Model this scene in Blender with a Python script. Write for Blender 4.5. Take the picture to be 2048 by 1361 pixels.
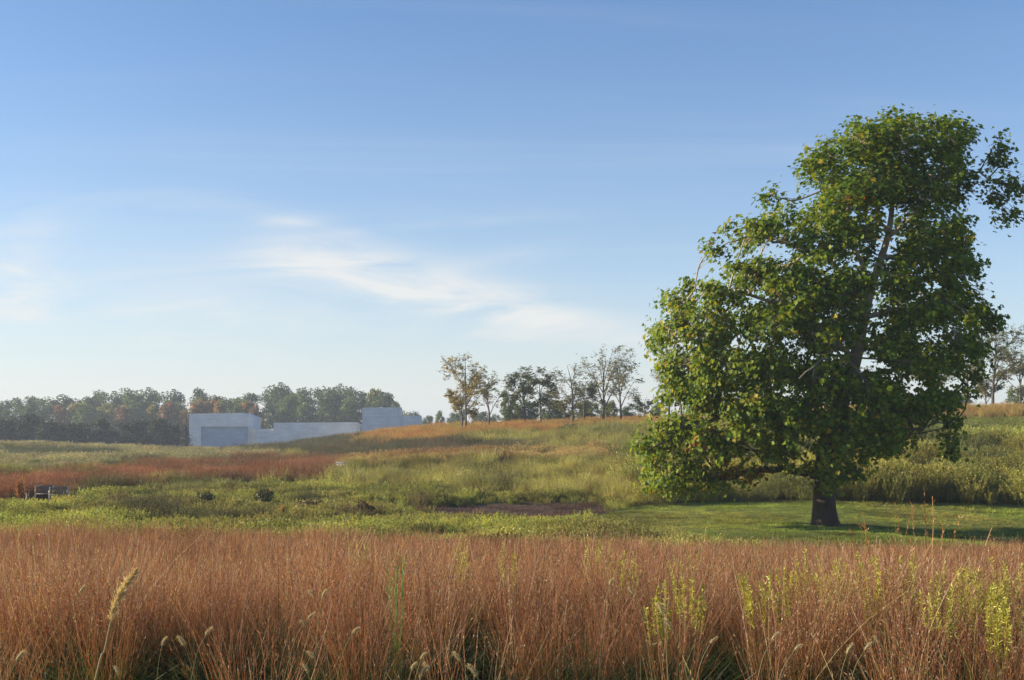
import bpy, math, random
import numpy as np
from mathutils import Vector

for o in list(bpy.data.objects):
    bpy.data.objects.remove(o)
SC = bpy.context.scene
COL = SC.collection
R = math.radians

# ---------------------------------------------------------------- camera
F, CX, HZ, EYE = 2472.0, 1024.0, 862.0, 1.65      # focal length in photo pixels, centre column, horizon row, eye height
cam = bpy.data.cameras.new('camera'); cam_o = bpy.data.objects.new('camera', cam); COL.objects.link(cam_o)
cam.sensor_width = 36; cam.lens = F / 2048 * 36; cam.shift_y = (HZ - 680.5) / 2048
cam.clip_start = 0.05; cam.clip_end = 6000
cam_o.location = (0, 0, EYE); cam_o.rotation_euler = (R(90), 0, 0)
SC.camera = cam_o

# ---------------------------------------------------------------- sky
SUN_EL, SUN_BACK = 16.0, 4.0                     # elevation; degrees the sun stands beyond the left-hand side of the view
sun_dir = Vector((-math.cos(R(SUN_BACK)) * math.cos(R(SUN_EL)), math.sin(R(SUN_BACK)) * math.cos(R(SUN_EL)), math.sin(R(SUN_EL))))
W = bpy.data.worlds.new('World'); SC.world = W; W.use_nodes = True
nt = W.node_tree; N = nt.nodes; L = nt.links
N.clear()
out = N.new('ShaderNodeOutputWorld'); bg = N.new('ShaderNodeBackground'); bg.inputs[1].default_value = 0.088
sky = N.new('ShaderNodeTexSky'); sky.sky_type = 'NISHITA'; sky.sun_disc = False
sky.sun_elevation = R(SUN_EL); sky.sun_rotation = math.atan2(sun_dir.x, sun_dir.y)
sky.altitude = 100; sky.air_density = 1.0; sky.dust_density = 0.35; sky.ozone_density = 3.0
def wm(op, a, b=None, c=None, clamp=False):
    n = N.new('ShaderNodeMath'); n.operation = op; n.use_clamp = clamp
    for i, v in enumerate((a, b, c)):
        if v is None: continue
        if isinstance(v, (int, float)): n.inputs[i].default_value = v
        else: L.new(v, n.inputs[i])
    return n.outputs[0]
tc = N.new('ShaderNodeTexCoord'); sx = N.new('ShaderNodeSeparateXYZ'); L.new(tc.outputs['Generated'], sx.inputs[0])
# cirrus lies on a high flat layer: project the view direction on it
zc = wm('MAXIMUM', sx.outputs[2], 0.0)
den = wm('ADD', zc, 0.06)
px = wm('DIVIDE', sx.outputs[0], den); py = wm('DIVIDE', sx.outputs[1], den)
cv = N.new('ShaderNodeCombineXYZ'); L.new(px, cv.inputs[0]); L.new(py, cv.inputs[1])
def cloud_noise(rot, scale, loc, nscale, detail, rough, dist):
    m = N.new('ShaderNodeMapping'); m.inputs['Rotation'].default_value = (0, 0, rot); m.inputs['Scale'].default_value = scale
    m.inputs['Location'].default_value = loc
    L.new(cv.outputs[0], m.inputs[0])
    n = N.new('ShaderNodeTexNoise'); n.inputs['Scale'].default_value = nscale; n.inputs['Detail'].default_value = detail
    n.inputs['Roughness'].default_value = rough; n.inputs['Distortion'].default_value = dist
    L.new(m.outputs[0], n.inputs[0]); return n.outputs[0]
def ramp(v, lo, hi):
    n = N.new('ShaderNodeMapRange'); n.interpolation_type = 'SMOOTHSTEP'
    n.inputs[1].default_value = lo; n.inputs[2].default_value = hi
    L.new(v, n.inputs[0]); return n.outputs[0]
streak = ramp(cloud_noise(R(-35), (0.35, 1.5, 1), (3.1, 1.7, 0), 0.9, 9, 0.62, 0.6), 0.44, 0.80)
broad = ramp(cloud_noise(R(-20), (0.5, 0.8, 1), (7.3, 0.4, 0), 0.42, 4, 0.55, 0.3), 0.40, 0.70)
# thin bank of cirrus standing over the wood and the hill: soft bands in (side slope, height slope)
yd = wm('MAXIMUM', sx.outputs[1], 0.05)
us = wm('DIVIDE', sx.outputs[0], yd); vs = wm('DIVIDE', sx.outputs[2], yd)
front = ramp(sx.outputs[1], 0.1, 0.4)
uv = N.new('ShaderNodeCombineXYZ'); L.new(us, uv.inputs[0]); L.new(vs, uv.inputs[1])
um = N.new('ShaderNodeMapping'); um.inputs['Rotation'].default_value = (0, 0, R(14)); um.inputs['Scale'].default_value = (5, 24, 1); L.new(uv.outputs[0], um.inputs[0])
un = N.new('ShaderNodeTexNoise'); un.inputs['Scale'].default_value = 1.0; un.inputs['Detail'].default_value = 8; un.inputs['Roughness'].default_value = .6; un.inputs['Distortion'].default_value = 1.1; L.new(um.outputs[0], un.inputs[0])
nz = un.outputs[0]
nzo = wm('SUBTRACT', nz, 0.5)
def wisp(col, row, rx, ry, tilt, amp):
    u0, v0 = (col - CX) / F, (HZ - row) / F
    a = wm('SUBTRACT', us, u0); b = wm('SUBTRACT', vs, v0)
    b = wm('ADD', b, wm('MULTIPLY', nzo, 1.6 * ry / F))
    c, s = math.cos(tilt), math.sin(tilt)
    p = wm('ADD', wm('MULTIPLY', a, c), wm('MULTIPLY', b, s)); q = wm('SUBTRACT', wm('MULTIPLY', b, c), wm('MULTIPLY', a, s))
    p = wm('MULTIPLY', p, F / rx); q = wm('MULTIPLY', q, F / ry)
    e = wm('ADD', wm('MULTIPLY', p, p), wm('MULTIPLY', q, q))
    return wm('MULTIPLY', wm('EXPONENT', wm('MULTIPLY', e, -1.0)), amp)
acc = None
for w in [(30, 520, 80, 110, -0.9, .55), (560, 520, 110, 45, -0.15, .42), (760, 540, 150, 45, -0.25, .50), (950, 590, 260, 50, -0.28, .48),
          (1200, 655, 330, 34, -0.22, .40), (580, 440, 80, 14, 0.0, .30), (390, 402, 120, 22, -.05, .18), (150, 405, 160, 16, .1, .16),
          (800, 455, 210, 10, .08, .20), (300, 620, 500, 60, -.05, .25), (900, 665, 420, 12, -.03, .20), (450, 560, 420, 90, -0.12, .22), (1000, 510, 140, 18, .15, .15)]:
    v = wisp(*w); acc = v if acc is None else wm('ADD', acc, v)
tex = wm('MULTIPLY', ramp(nz, .28, .78), 1.45)
acc = wm('MULTIPLY', wm('MULTIPLY', wm('MULTIPLY', acc, 1.15), tex), front)
cl = wm('ADD', wm('MULTIPLY', wm('MULTIPLY', streak, broad), 0.22), acc)
# low haze layer, thicker toward the sun's side of the sky
sdot = wm('ADD', wm('MULTIPLY', sx.outputs[0], sun_dir.x), wm('MULTIPLY', sx.outputs[1], sun_dir.y))
veil = wm('MULTIPLY', wm('EXPONENT', wm('MULTIPLY', zc, -9.0)), wm('ADD', wm('MULTIPLY', sdot, 0.22), 0.88))
fac = wm('MINIMUM', wm('SUBTRACT', 1.0, wm('MULTIPLY', wm('SUBTRACT', 1.0, wm('MINIMUM', cl, 1.0)), wm('SUBTRACT', 1.0, wm('MINIMUM', veil, 1.0)))), 0.88)
mx = N.new('ShaderNodeMix'); mx.data_type = 'RGBA'
SKY_TINT = N.new('ShaderNodeMix'); SKY_TINT.data_type = 'RGBA'; SKY_TINT.blend_type = 'MULTIPLY'; SKY_TINT.inputs[0].default_value = 1.0
L.new(sky.outputs[0], SKY_TINT.inputs[6]); SKY_TINT.inputs[7].default_value = (0.84, 1.0, 1.18, 1)
L.new(fac, mx.inputs[0]); L.new(SKY_TINT.outputs[2], mx.inputs[6]); mx.inputs[7].default_value = (5.55, 5.5, 5.3, 1)
L.new(mx.outputs[2], bg.inputs[0]); L.new(bg.outputs[0], out.inputs[0])

# ---------------------------------------------------------------- sun, exposure
sl = bpy.data.lights.new('sun', 'SUN'); sl.energy = 5.0; sl.angle = R(0.53); sl.color = (1.0, 0.86, 0.66)
so = bpy.data.objects.new('sun', sl); COL.objects.link(so)
so.rotation_euler = (-sun_dir).to_track_quat('-Z', 'Y').to_euler(); so.location = (-60, 20, 60)
vs_ = SC.view_settings; vs_.view_transform = 'Standard'; vs_.look = 'None'; vs_.gamma = 1; vs_.exposure = 0.9; vs_.use_curve_mapping = False
SC.cycles.use_denoising = True
SC.cycles.max_bounces = 5; SC.cycles.diffuse_bounces = 2; SC.cycles.transmission_bounces = 3; SC.cycles.debug_use_spatial_splits = True; SC.cycles.transparent_max_bounces = 4
SC.cycles.volume_bounces = 0

# ---------------------------------------------------------------- helpers
def P(col, row, d):
    return np.array([(col - CX) / F * d, d, EYE - (row - HZ) / F * d])
def pix(x, y, z):
    y = np.maximum(y, 0.5)
    return CX + F * x / y, HZ - F * (z - EYE) / y
def tag(o, label=None, cat=None, group=None, kind=None):
    if label: o['label'] = label
    if cat: o['category'] = cat
    if group: o['group'] = group
    if kind: o['kind'] = kind
    return o
def empty(name, loc, label=None, cat=None, group=None):
    o = bpy.data.objects.new(name, None); COL.objects.link(o); o.location = loc; o.empty_display_size = 0.3
    return tag(o, label, cat, group)
def np_mesh(name, V, Fq, col=None, smooth=False):
    """V (n,3); Fq list of index arrays (m,3) or (m,4); col (n,3) linear colour"""
    V = np.ascontiguousarray(V, dtype=np.float32)
    if not isinstance(Fq, list): Fq = [Fq]
    Fq = [np.asarray(f, dtype=np.int32) for f in Fq if len(f)]
    me = bpy.data.meshes.new(name)
    me.vertices.add(len(V)); me.vertices.foreach_set('co', V.ravel())
    nl = sum(f.size for f in Fq); npoly = sum(len(f) for f in Fq)
    me.loops.add(nl); me.polygons.add(npoly)
    me.loops.foreach_set('vertex_index', np.concatenate([f.ravel() for f in Fq]))
    tot = np.concatenate([np.full(len(f), f.shape[1], dtype=np.int32) for f in Fq])
    st = np.concatenate([[0], np.cumsum(tot)[:-1]]).astype(np.int32)
    me.polygons.foreach_set('loop_start', st)
    if smooth: me.polygons.foreach_set('use_smooth', np.ones(npoly, dtype=bool))
    if col is not None:
        a = me.color_attributes.new('Col', 'FLOAT_COLOR', 'POINT')
        c = np.ones((len(V), 4), dtype=np.float32); c[:, :3] = col
        a.data.foreach_set('color', c.ravel())
    me.update(calc_edges=True)
    return me
def mobj(name, me, mat, parent=None, loc=None):
    o = bpy.data.objects.new(name, me)
    if mat and not me.materials: me.materials.append(mat)
    COL.objects.link(o)
    if parent is not None: o.parent = parent
    if loc is not None: o.location = loc
    return o
class Acc:
    """collects vertices, faces and colours for one mesh"""
    def __init__(s): s.V = []; s.F = []; s.C = []; s.n = 0
    def add(s, V, Fq, C=None):
        V = np.asarray(V, dtype=float).reshape(-1, 3)
        s.V.append(V)
        for f in (Fq if isinstance(Fq, list) else [Fq]):
            s.F.append(np.asarray(f, dtype=np.int64) + s.n)
        if C is None: C = np.ones((len(V), 3))
        C = np.asarray(C, dtype=float)
        if C.ndim == 1: C = np.tile(C, (len(V), 1))
        s.C.append(C); s.n += len(V)
    def mesh(s, name, smooth=False):
        return np_mesh(name, np.concatenate(s.V), s.F, np.concatenate(s.C), smooth)
def ribbons(pts, wid, side, C):
    """pts (n,k,3), wid (n,k), side (n,3), C (n,k,3) -> V, quads, colours"""
    n, k, _ = pts.shape
    V = np.stack([pts - side[:, None, :] * wid[..., None] / 2, pts + side[:, None, :] * wid[..., None] / 2], axis=2)
    i = np.arange(n)[:, None] * k * 2 + np.arange(k - 1)[None, :] * 2
    Q = np.stack([i, i + 1, i + 3, i + 2], axis=-1).reshape(-1, 4)
    CC = np.repeat(C[:, :, None, :], 2, axis=2)
    return V.reshape(-1, 3), Q, CC.reshape(-1, 3)
def tube(path, rad, sides=6, col=None, cap=False):
    path = np.asarray(path, float); rad = np.asarray(rad, float); k = len(path)
    t = np.gradient(path, axis=0); t /= np.linalg.norm(t, axis=1)[:, None] + 1e-9
    ref = np.tile([0.31, 0.95, 0.05], (k, 1)); ref[np.abs((t * ref).sum(1)) > 0.9] = [1, 0.1, 0]
    a = np.cross(t, ref); a /= np.linalg.norm(a, axis=1)[:, None] + 1e-9
    b = np.cross(t, a)
    th = np.arange(sides) * 2 * np.pi / sides
    V = path[:, None, :] + rad[:, None, None] * (a[:, None, :] * np.cos(th)[None, :, None] + b[:, None, :] * np.sin(th)[None, :, None])
    i = (np.arange(k - 1)[:, None] * sides); j = np.arange(sides)[None, :]; j2 = (j + 1) % sides
    Q = np.stack([i + j, i + j2, i + sides + j2, i + sides + j], axis=-1).reshape(-1, 4)
    return V.reshape(-1, 3), Q
def smooth_path(pts, rad, per=4):
    pts = np.asarray(pts, float); rad = np.asarray(rad, float); k = len(pts)
    if k < 3:
        t = np.linspace(0, k - 1, per * (k - 1) + 1)
        return np.stack([np.interp(t, range(k), pts[:, i]) for i in range(3)], 1), np.interp(t, range(k), rad)
    outp = []; pe = np.vstack([2 * pts[0] - pts[1], pts, 2 * pts[-1] - pts[-2]])
    for i in range(k - 1):
        p0, p1, p2, p3 = pe[i:i + 4]
        for s in range(per):
            u = s / per
            outp.append(0.5 * ((2 * p1) + (-p0 + p2) * u + (2 * p0 - 5 * p1 + 4 * p2 - p3) * u * u + (-p0 + 3 * p1 - 3 * p2 + p3) * u ** 3))
    outp.append(pts[-1])
    return np.array(outp), np.interp(np.linspace(0, k - 1, len(outp)), range(k), rad)
def box(x0, x1, y0, y1, z0, z1):
    V = np.array([[x, y, z] for z in (z0, z1) for y in (y0, y1) for x in (x0, x1)], float)
    Q = [[0, 2, 3, 1], [4, 5, 7, 6], [0, 1, 5, 4], [2, 6, 7, 3], [0, 4, 6, 2], [1, 3, 7, 5]]
    return V, np.array(Q)

# value noise on the ground plane
_nr = np.random.default_rng(5); _NT = _nr.random((256, 256))
def vnoise(x, y, s, ox=0.0, oy=0.0):
    x = np.asarray(x) / s + 57.3 + ox; y = np.asarray(y) / s + 91.7 + oy
    xi = np.floor(x).astype(int); yi = np.floor(y).astype(int); fx = x - xi; fy = y - yi
    fx = fx * fx * (3 - 2 * fx); fy = fy * fy * (3 - 2 * fy)
    g = lambda a, b: _NT[a % 256, b % 256]
    return (g(xi, yi) * (1 - fx) + g(xi + 1, yi) * fx) * (1 - fy) + (g(xi, yi + 1) * (1 - fx) + g(xi + 1, yi + 1) * fx) * fy

# ---------------------------------------------------------------- terrain
TD = np.array([0, 5, 10, 20, 30, 38, 48, 57, 62, 70, 85, 105, 125, 150, 175, 200, 320, 500, 3000.])
TC = np.array([-500, 0, 250, 450, 650, 850, 1050, 1300, 1650, 2048, 2600.])
TZ = np.array([
    [0, -.05, -.35, -.95, -1.45, -1.75, -1.9, -1.9, -1.9, -1.85, -1.5, -1.1, -.7, -.4, -.6, -1.2, -3.2, -3, -3],
    [0, -.05, -.35, -.95, -1.45, -1.75, -1.9, -1.9, -1.9, -1.85, -1.55, -1.2, -.85, -.6, -.8, -1.5, -3.2, -3, -3],
    [0, -.05, -.35, -.95, -1.45, -1.75, -1.9, -1.95, -1.9, -1.85, -1.65, -1.4, -1.2, -1.15, -1.4, -2.0, -3.2, -3, -3],
    [0, -.05, -.35, -.95, -1.48, -1.75, -1.9, -2.1, -1.95, -1.85, -1.75, -1.65, -1.6, -1.7, -2.0, -2.5, -3.2, -3, -3],
    [0, -.05, -.35, -.95, -1.5, -1.75, -1.9, -2.15, -1.95, -1.85, -1.65, -1.4, -1.0, -.35, .15, .15, -3.0, -3, -3],
    [0, -.05, -.35, -1.0, -1.55, -1.8, -2.15, -2.2, -1.9, -1.8, -1.3, -.55, .5, 1.7, 1.8, 1.2, -2.4, -3, -3],
    [0, -.05, -.35, -1.0, -1.62, -1.85, -2.25, -2.25, -1.75, -1.6, -.95, .1, 1.45, 2.15, 2.0, 1.3, -2.2, -3, -3],
    [0, -.05, -.35, -1.02, -1.72, -1.9, -2.0, -2.05, -1.65, -1.4, -.5, .7, 2.0, 2.7, 2.5, 1.8, -2.0, -3, -3],
    [0, -.05, -.38, -1.08, -1.85, -1.95, -1.95, -1.95, -1.65, -1.0, .5, 2.3, 3.1, 3.15, 3.0, 2.4, -1.5, -3, -3],
    [0, -.05, -.4, -1.12, -1.98, -2.4, -2.45, -2.25, -1.75, -.9, .7, 2.75, 3.4, 3.3, 3.1, 2.6, -1.5, -3, -3],
    [0, -.05, -.4, -1.12, -2.0, -2.6, -2.65, -2.4, -1.8, -.7, 1.0, 3.0, 3.6, 3.4, 3.1, 2.6, -1.5, -3, -3]])
_df = np.concatenate([np.linspace(0, 80, 161), np.linspace(81, 240, 160), np.geomspace(245, 3000, 80)])
_cf = np.linspace(-500, 2600, 125)
_T1 = np.array([np.interp(_df, TD, r) for r in TZ])
_T = np.array([np.interp(_cf, TC, _T1[:, j]) for j in range(len(_df))]).T
for _ in range(3):
    p = np.pad(_T, ((2, 2), (2, 2)), mode='edge')
    _T = sum(p[2 + i:p.shape[0] - 2 + i, 2:-2] for i in (-2, -1, 0, 1, 2)) / 5
    p = np.pad(_T, ((0, 0), (2, 2)), mode='edge')
    _T = sum(p[:, 2 + i:p.shape[1] - 2 + i] for i in (-2, -1, 0, 1, 2)) / 5
def ground(x, y):
    x = np.asarray(x, float); y = np.asarray(y, float)
    yy = np.maximum(y, 0.4)
    c = np.clip(CX + F * x / yy, -500, 2600); d = np.clip(yy, 0, 2999)
    wide = np.clip(np.abs(x) - 1.25 * yy, 0, None)
    d = np.clip(d - 0, 0, 2999)
    ci = (c + 500) / 3100 * (len(_cf) - 1); i = np.clip(ci.astype(int), 0, len(_cf) - 2); fc = ci - i
    j = np.clip(np.searchsorted(_df, d) - 1, 0, len(_df) - 2); fd = (d - _df[j]) / (_df[j + 1] - _df[j])
    z = (_T[i, j] * (1 - fc) + _T[i + 1, j] * fc) * (1 - fd) + (_T[i, j + 1] * (1 - fc) + _T[i + 1, j + 1] * fc) * fd
    amp = np.clip(yy / 40, 0.1, 1.0)
    return z + (vnoise(x, y, 5.0) - .5) * .18 * amp + (vnoise(x, y, 1.6, 3) - .5) * .06 * amp
def gz(x, y): return float(ground(np.array([x]), np.array([y]))[0])
def on_ground(col, d):
    x = (col - CX) / F * d
    return x, d, gz(x, d)
def dist_for_top(col, row, h, lo=3.0, hi=45.0):
    """distance at which a plant of height h standing on the ground shows its top at (col,row)"""
    d = np.linspace(lo, hi, 600); x = (col - CX) / F * d
    r = HZ - F * (ground(x, d) + h - EYE) / d
    k = np.where(r <= row)[0]
    return float(d[k[0]]) if len(k) else hi

def inside(poly, x, y):
    poly = np.asarray(poly, float); r = np.zeros(np.shape(x), bool)
    for (x0, y0), (x1, y1) in zip(poly, np.roll(poly, -1, axis=0)):
        c = (y0 > y) != (y1 > y)
        with np.errstate(divide='ignore', invalid='ignore'):
            r ^= c & (x < (x1 - x0) * (y - y0) / (y1 - y0 + 1e-12) + x0)
    return r
# outlines read off the photograph at the height of the plant tops (columns, rows)
Z_RUSSET = lambda c, r, d: (r > np.interp(c, [-600, 0, 700, 1000, 1300, 2048, 2700], [1056, 1054, 1062, 1074, 1084, 1097, 1100])) & (d < 40)
Z_LAWN = [(1170, 1052), (1185, 1032), (1260, 1012), (1400, 1003), (1650, 1000), (2048, 1012), (2900, 1015), (2900, 1160), (1900, 1150), (1600, 1120), (1280, 1078)]
Z_SHADED_SWALE = [(835, 1016), (950, 1008), (1180, 1006), (1235, 1014), (1200, 1030), (1130, 1044), (930, 1046), (850, 1036)]  # hollow of purplish grass, with the bank's shade put into its dark colour
Z_RED = [(-600, 955), (0, 958), (130, 947), (300, 928), (450, 917), (540, 914), (655, 914), (690, 928), (660, 945), (600, 958), (350, 960), (150, 975), (0, 992), (-600, 992)]
Z_PALE = [(-600, 880), (0, 880), (200, 890), (440, 903), (560, 912), (450, 919), (300, 924), (100, 934), (-600, 940)]
Z_BLUE = [(-600, 896), (0, 893), (150, 899), (330, 908), (250, 917), (100, 914), (-600, 916)]
Z_GREY_SHADE = [(420, 904), (560, 880), (700, 862), (760, 866), (850, 874), (1000, 884), (1110, 888), (1050, 898), (850, 904), (720, 912), (640, 914), (560, 910)]  # shaded swath of the hill; its shade is put into the grass colour
Z_CREST = [(700, 860), (850, 846), (1000, 838), (1350, 824), (1500, 822), (1500, 838), (1200, 850), (1000, 862), (860, 878), (720, 884)]
Z_ORANGE = [(620, 918), (760, 910), (960, 898), (1120, 895), (1300, 895), (1300, 916), (1120, 918), (980, 922), (800, 928), (640, 936)]
Z_RBUSH = [(1240, 905), (1500, 880), (1800, 872), (1900, 878), (2048, 868), (2900, 868), (2900, 1010), (2048, 1008), (1600, 998), (1300, 1000)]
Z_RLAWN = [(1500, 836), (1800, 830), (2048, 824), (2900, 822), (2900, 872), (2048, 872), (1850, 878), (1600, 872)]
Z_RCREST = [(1400, 822), (1700, 815), (2048, 800), (2900, 800), (2900, 824), (2048, 824), (1800, 830), (1400, 836)]
SPEC = ['russet', 'forb', 'lawn', 'shaded_swale', 'red', 'pale', 'blue', 'grey', 'crest', 'orange', 'bush', 'rlawn', 'rcrest', 'meadow', 'sedge']
SP = {s: i for i, s in enumerate(SPEC)}
def classify(x, y, rng, jit=5.0):
    h = 0.5
    c, r = pix(x, y, ground(x, y) + h)
    c = c + (vnoise(x, y, 3.0, 11) - .5) * 90 + rng.normal(0, jit, x.shape)
    r = r + (vnoise(x, y, 2.2, 23) - .5) * 9 + rng.normal(0, 1.6, x.shape)
    s = np.full(x.shape, SP['meadow'])
    # low leafy cover on the valley floor
    fl = r > np.interp(c, [-600, 0, 400, 700, 900, 1200, 1300], [985, 986, 966, 956, 966, 985, 990])
    s[fl & (y < 64)] = SP['forb']; s[fl & (c < 1260)] = SP['forb']
    s[fl & (c > 220) & (c < 880) & (r > 992) & (r < 1032) & (vnoise(x, y, 2.6, 81) > .56)] = SP['sedge']
    for nm, poly in (('orange', Z_ORANGE), ('pale', Z_PALE), ('blue', Z_BLUE), ('grey', Z_GREY_SHADE), ('crest', Z_CREST), ('red', Z_RED),
                     ('bush', Z_RBUSH), ('rlawn', Z_RLAWN), ('rcrest', Z_RCREST)):
        s[inside(poly, c, r)] = SP[nm]
    c0, r0 = pix(x, y, ground(x, y) + .05)
    c0 = c0 + rng.normal(0, 4, x.shape); r0 = r0 + rng.normal(0, 1.5, x.shape)
    s[inside(Z_LAWN, c0, r0)] = SP['lawn']
    s[inside(Z_SHADED_SWALE, c0, r0)] = SP['shaded_swale']
    s[Z_RUSSET(c0, r - 8, y)] = SP['russet']
    return s

# ---------------------------------------------------------------- materials
def new_mat(name):
    m = bpy.data.materials.new(name); m.use_nodes = True; m.node_tree.nodes.clear()
    return m, m.node_tree.nodes, m.node_tree.links
def leaf_mat(name, transl=0.3, gloss=0.06, rough=0.45, inst=False, tcol=(1.15, 1.1, 0.6)):
    m, n, l = new_mat(name)
    o = n.new('ShaderNodeOutputMaterial'); at = n.new('ShaderNodeAttribute'); at.attribute_name = 'Col'
    c = at.outputs['Color']
    if inst:
        ti = n.new('ShaderNodeAttribute'); ti.attribute_type = 'INSTANCER'; ti.attribute_name = 'tint'
        mu = n.new('ShaderNodeMix'); mu.data_type = 'RGBA'; mu.blend_type = 'MULTIPLY'; mu.inputs[0].default_value = 1
        l.new(c, mu.inputs[6]); l.new(ti.outputs['Color'], mu.inputs[7]); c = mu.outputs[2]
    d = n.new('ShaderNodeBsdfDiffuse'); l.new(c, d.inputs[0])
    t = n.new('ShaderNodeBsdfTranslucent')
    mt = n.new('ShaderNodeMix'); mt.data_type = 'RGBA'; mt.blend_type = 'MULTIPLY'; mt.inputs[0].default_value = 1
    l.new(c, mt.inputs[6]); mt.inputs[7].default_value = (*tcol, 1); l.new(mt.outputs[2], t.inputs[0])
    s1 = n.new('ShaderNodeMixShader'); s1.inputs[0].default_value = transl; l.new(d.outputs[0], s1.inputs[1]); l.new(t.outputs[0], s1.inputs[2])
    g = n.new('ShaderNodeBsdfGlossy'); g.inputs['Roughness'].default_value = rough; g.inputs[0].default_value = (.9, .9, .9, 1)
    s2 = n.new('ShaderNodeMixShader'); s2.inputs[0].default_value = gloss; l.new(s1.outputs[0], s2.inputs[1]); l.new(g.outputs[0], s2.inputs[2])
    l.new(s2.outputs[0], o.inputs[0]); return m
def bark_mat(name, a, b, scale=6.0, stretch=0.3, bump=0.5, attr=False):
    m, n, l = new_mat(name)
    o = n.new('ShaderNodeOutputMaterial'); p = n.new('ShaderNodeBsdfPrincipled'); p.inputs['Roughness'].default_value = .85
    tcn = n.new('ShaderNodeTexCoord'); mp = n.new('ShaderNodeMapping'); mp.inputs['Scale'].default_value = (1, 1, stretch); l.new(tcn.outputs['Object'], mp.inputs[0])
    no = n.new('ShaderNodeTexNoise'); no.inputs['Scale'].default_value = scale; no.inputs['Detail'].default_value = 6; no.inputs['Roughness'].default_value = .65
    l.new(mp.outputs[0], no.inputs[0])
    cr = n.new('ShaderNodeValToRGB'); cr.color_ramp.elements[0].position = .38; cr.color_ramp.elements[1].position = .62
    cr.color_ramp.elements[0].color = (*a, 1); cr.color_ramp.elements[1].color = (*b, 1); l.new(no.outputs[0], cr.inputs[0])
    cc = cr.outputs[0]
    if attr:
        at = n.new('ShaderNodeAttribute'); at.attribute_name = 'Col'
        mu = n.new('ShaderNodeMix'); mu.data_type = 'RGBA'; mu.blend_type = 'MULTIPLY'; mu.inputs[0].default_value = 1
        l.new(cc, mu.inputs[6]); l.new(at.outputs['Color'], mu.inputs[7]); cc = mu.outputs[2]
    l.new(cc, p.inputs['Base Color'])
    bp = n.new('ShaderNodeBump'); bp.inputs['Strength'].default_value = bump; bp.inputs['Distance'].default_value = .03
    l.new(no.outputs[0], bp.inputs['Height']); l.new(bp.outputs[0], p.inputs['Normal']); l.new(p.outputs[0], o.inputs[0]); return m
def concrete_mat(name, base, var, course=0.31, length=1.85):
    m, n, l = new_mat(name)
    o = n.new('ShaderNodeOutputMaterial'); p = n.new('ShaderNodeBsdfPrincipled'); p.inputs['Roughness'].default_value = .8
    tcn = n.new('ShaderNodeTexCoord'); sp = n.new('ShaderNodeSeparateXYZ'); l.new(tcn.outputs['Object'], sp.inputs[0])
    ad = n.new('ShaderNodeMath'); ad.operation = 'ADD'; l.new(sp.outputs[0], ad.inputs[0]); l.new(sp.outputs[1], ad.inputs[1])
    cb = n.new('ShaderNodeCombineXYZ'); l.new(ad.outputs[0], cb.inputs[0]); l.new(sp.outputs[2], cb.inputs[1])
    br = n.new('ShaderNodeTexBrick'); br.inputs['Scale'].default_value = 1; br.inputs['Brick Width'].default_value = length; br.inputs['Row Height'].default_value = course
    br.inputs['Mortar Size'].default_value = .022; br.inputs['Bias'].default_value = 0
    b = np.array(base)
    br.inputs['Color1'].default_value = (*(b * (1 - var)), 1); br.inputs['Color2'].default_value = (*np.minimum(b * (1 + var), .85), 1); br.inputs['Mortar'].default_value = (*(b * .55), 1)
    l.new(cb.outputs[0], br.inputs[0])
    no = n.new('ShaderNodeTexNoise'); no.inputs['Scale'].default_value = .35; no.inputs['Detail'].default_value = 5; l.new(cb.outputs[0], no.inputs[0])
    mr = n.new('ShaderNodeMapRange'); mr.inputs[1].default_value = .3; mr.inputs[2].default_value = .7; mr.inputs[3].default_value = .86; mr.inputs[4].default_value = 1.08
    l.new(no.outputs[0], mr.inputs[0])
    mu = n.new('ShaderNodeMix'); mu.data_type = 'RGBA'; mu.blend_type = 'MULTIPLY'; mu.inputs[0].default_value = 1
    l.new(br.outputs[0], mu.inputs[6]); l.new(mr.outputs[0], mu.inputs[7]); l.new(mu.outputs[2], p.inputs['Base Color'])
    bp = n.new('ShaderNodeBump'); bp.inputs['Strength'].default_value = .4; bp.inputs['Distance'].default_value = .02; l.new(br.outputs['Fac'], bp.inputs['Height']); bp.invert = True
    l.new(bp.outputs[0], p.inputs['Normal']); l.new(p.outputs[0], o.inputs[0]); return m
def ground_mat():
    m, n, l = new_mat('soil_and_thatch')
    o = n.new('ShaderNodeOutputMaterial'); p = n.new('ShaderNodeBsdfPrincipled'); p.inputs['Roughness'].default_value = 1; p.inputs['Specular IOR Level'].default_value = .1
    at = n.new('ShaderNodeAttribute'); at.attribute_name = 'Col'
    tcn = n.new('ShaderNodeTexCoord')
    no = n.new('ShaderNodeTexNoise'); no.inputs['Scale'].default_value = 1.7; no.inputs['Detail'].default_value = 9; no.inputs['Roughness'].default_value = .7; l.new(tcn.outputs['Object'], no.inputs[0])
    mr = n.new('ShaderNodeMapRange'); mr.inputs[1].default_value = .25; mr.inputs[2].default_value = .75; mr.inputs[3].default_value = .55; mr.inputs[4].default_value = 1.4; l.new(no.outputs[0], mr.inputs[0])
    mu = n.new('ShaderNodeMix'); mu.data_type = 'RGBA'; mu.blend_type = 'MULTIPLY'; mu.inputs[0].default_value = 1
    l.new(at.outputs['Color'], mu.inputs[6]); l.new(mr.outputs[0], mu.inputs[7]); l.new(mu.outputs[2], p.inputs['Base Color'])
    bp = n.new('ShaderNodeBump'); bp.inputs['Strength'].default_value = .6; bp.inputs['Distance'].default_value = .05; l.new(no.outputs[0], bp.inputs['Height']); l.new(bp.outputs[0], p.inputs['Normal'])
    l.new(p.outputs[0], o.inputs[0]); return m
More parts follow.
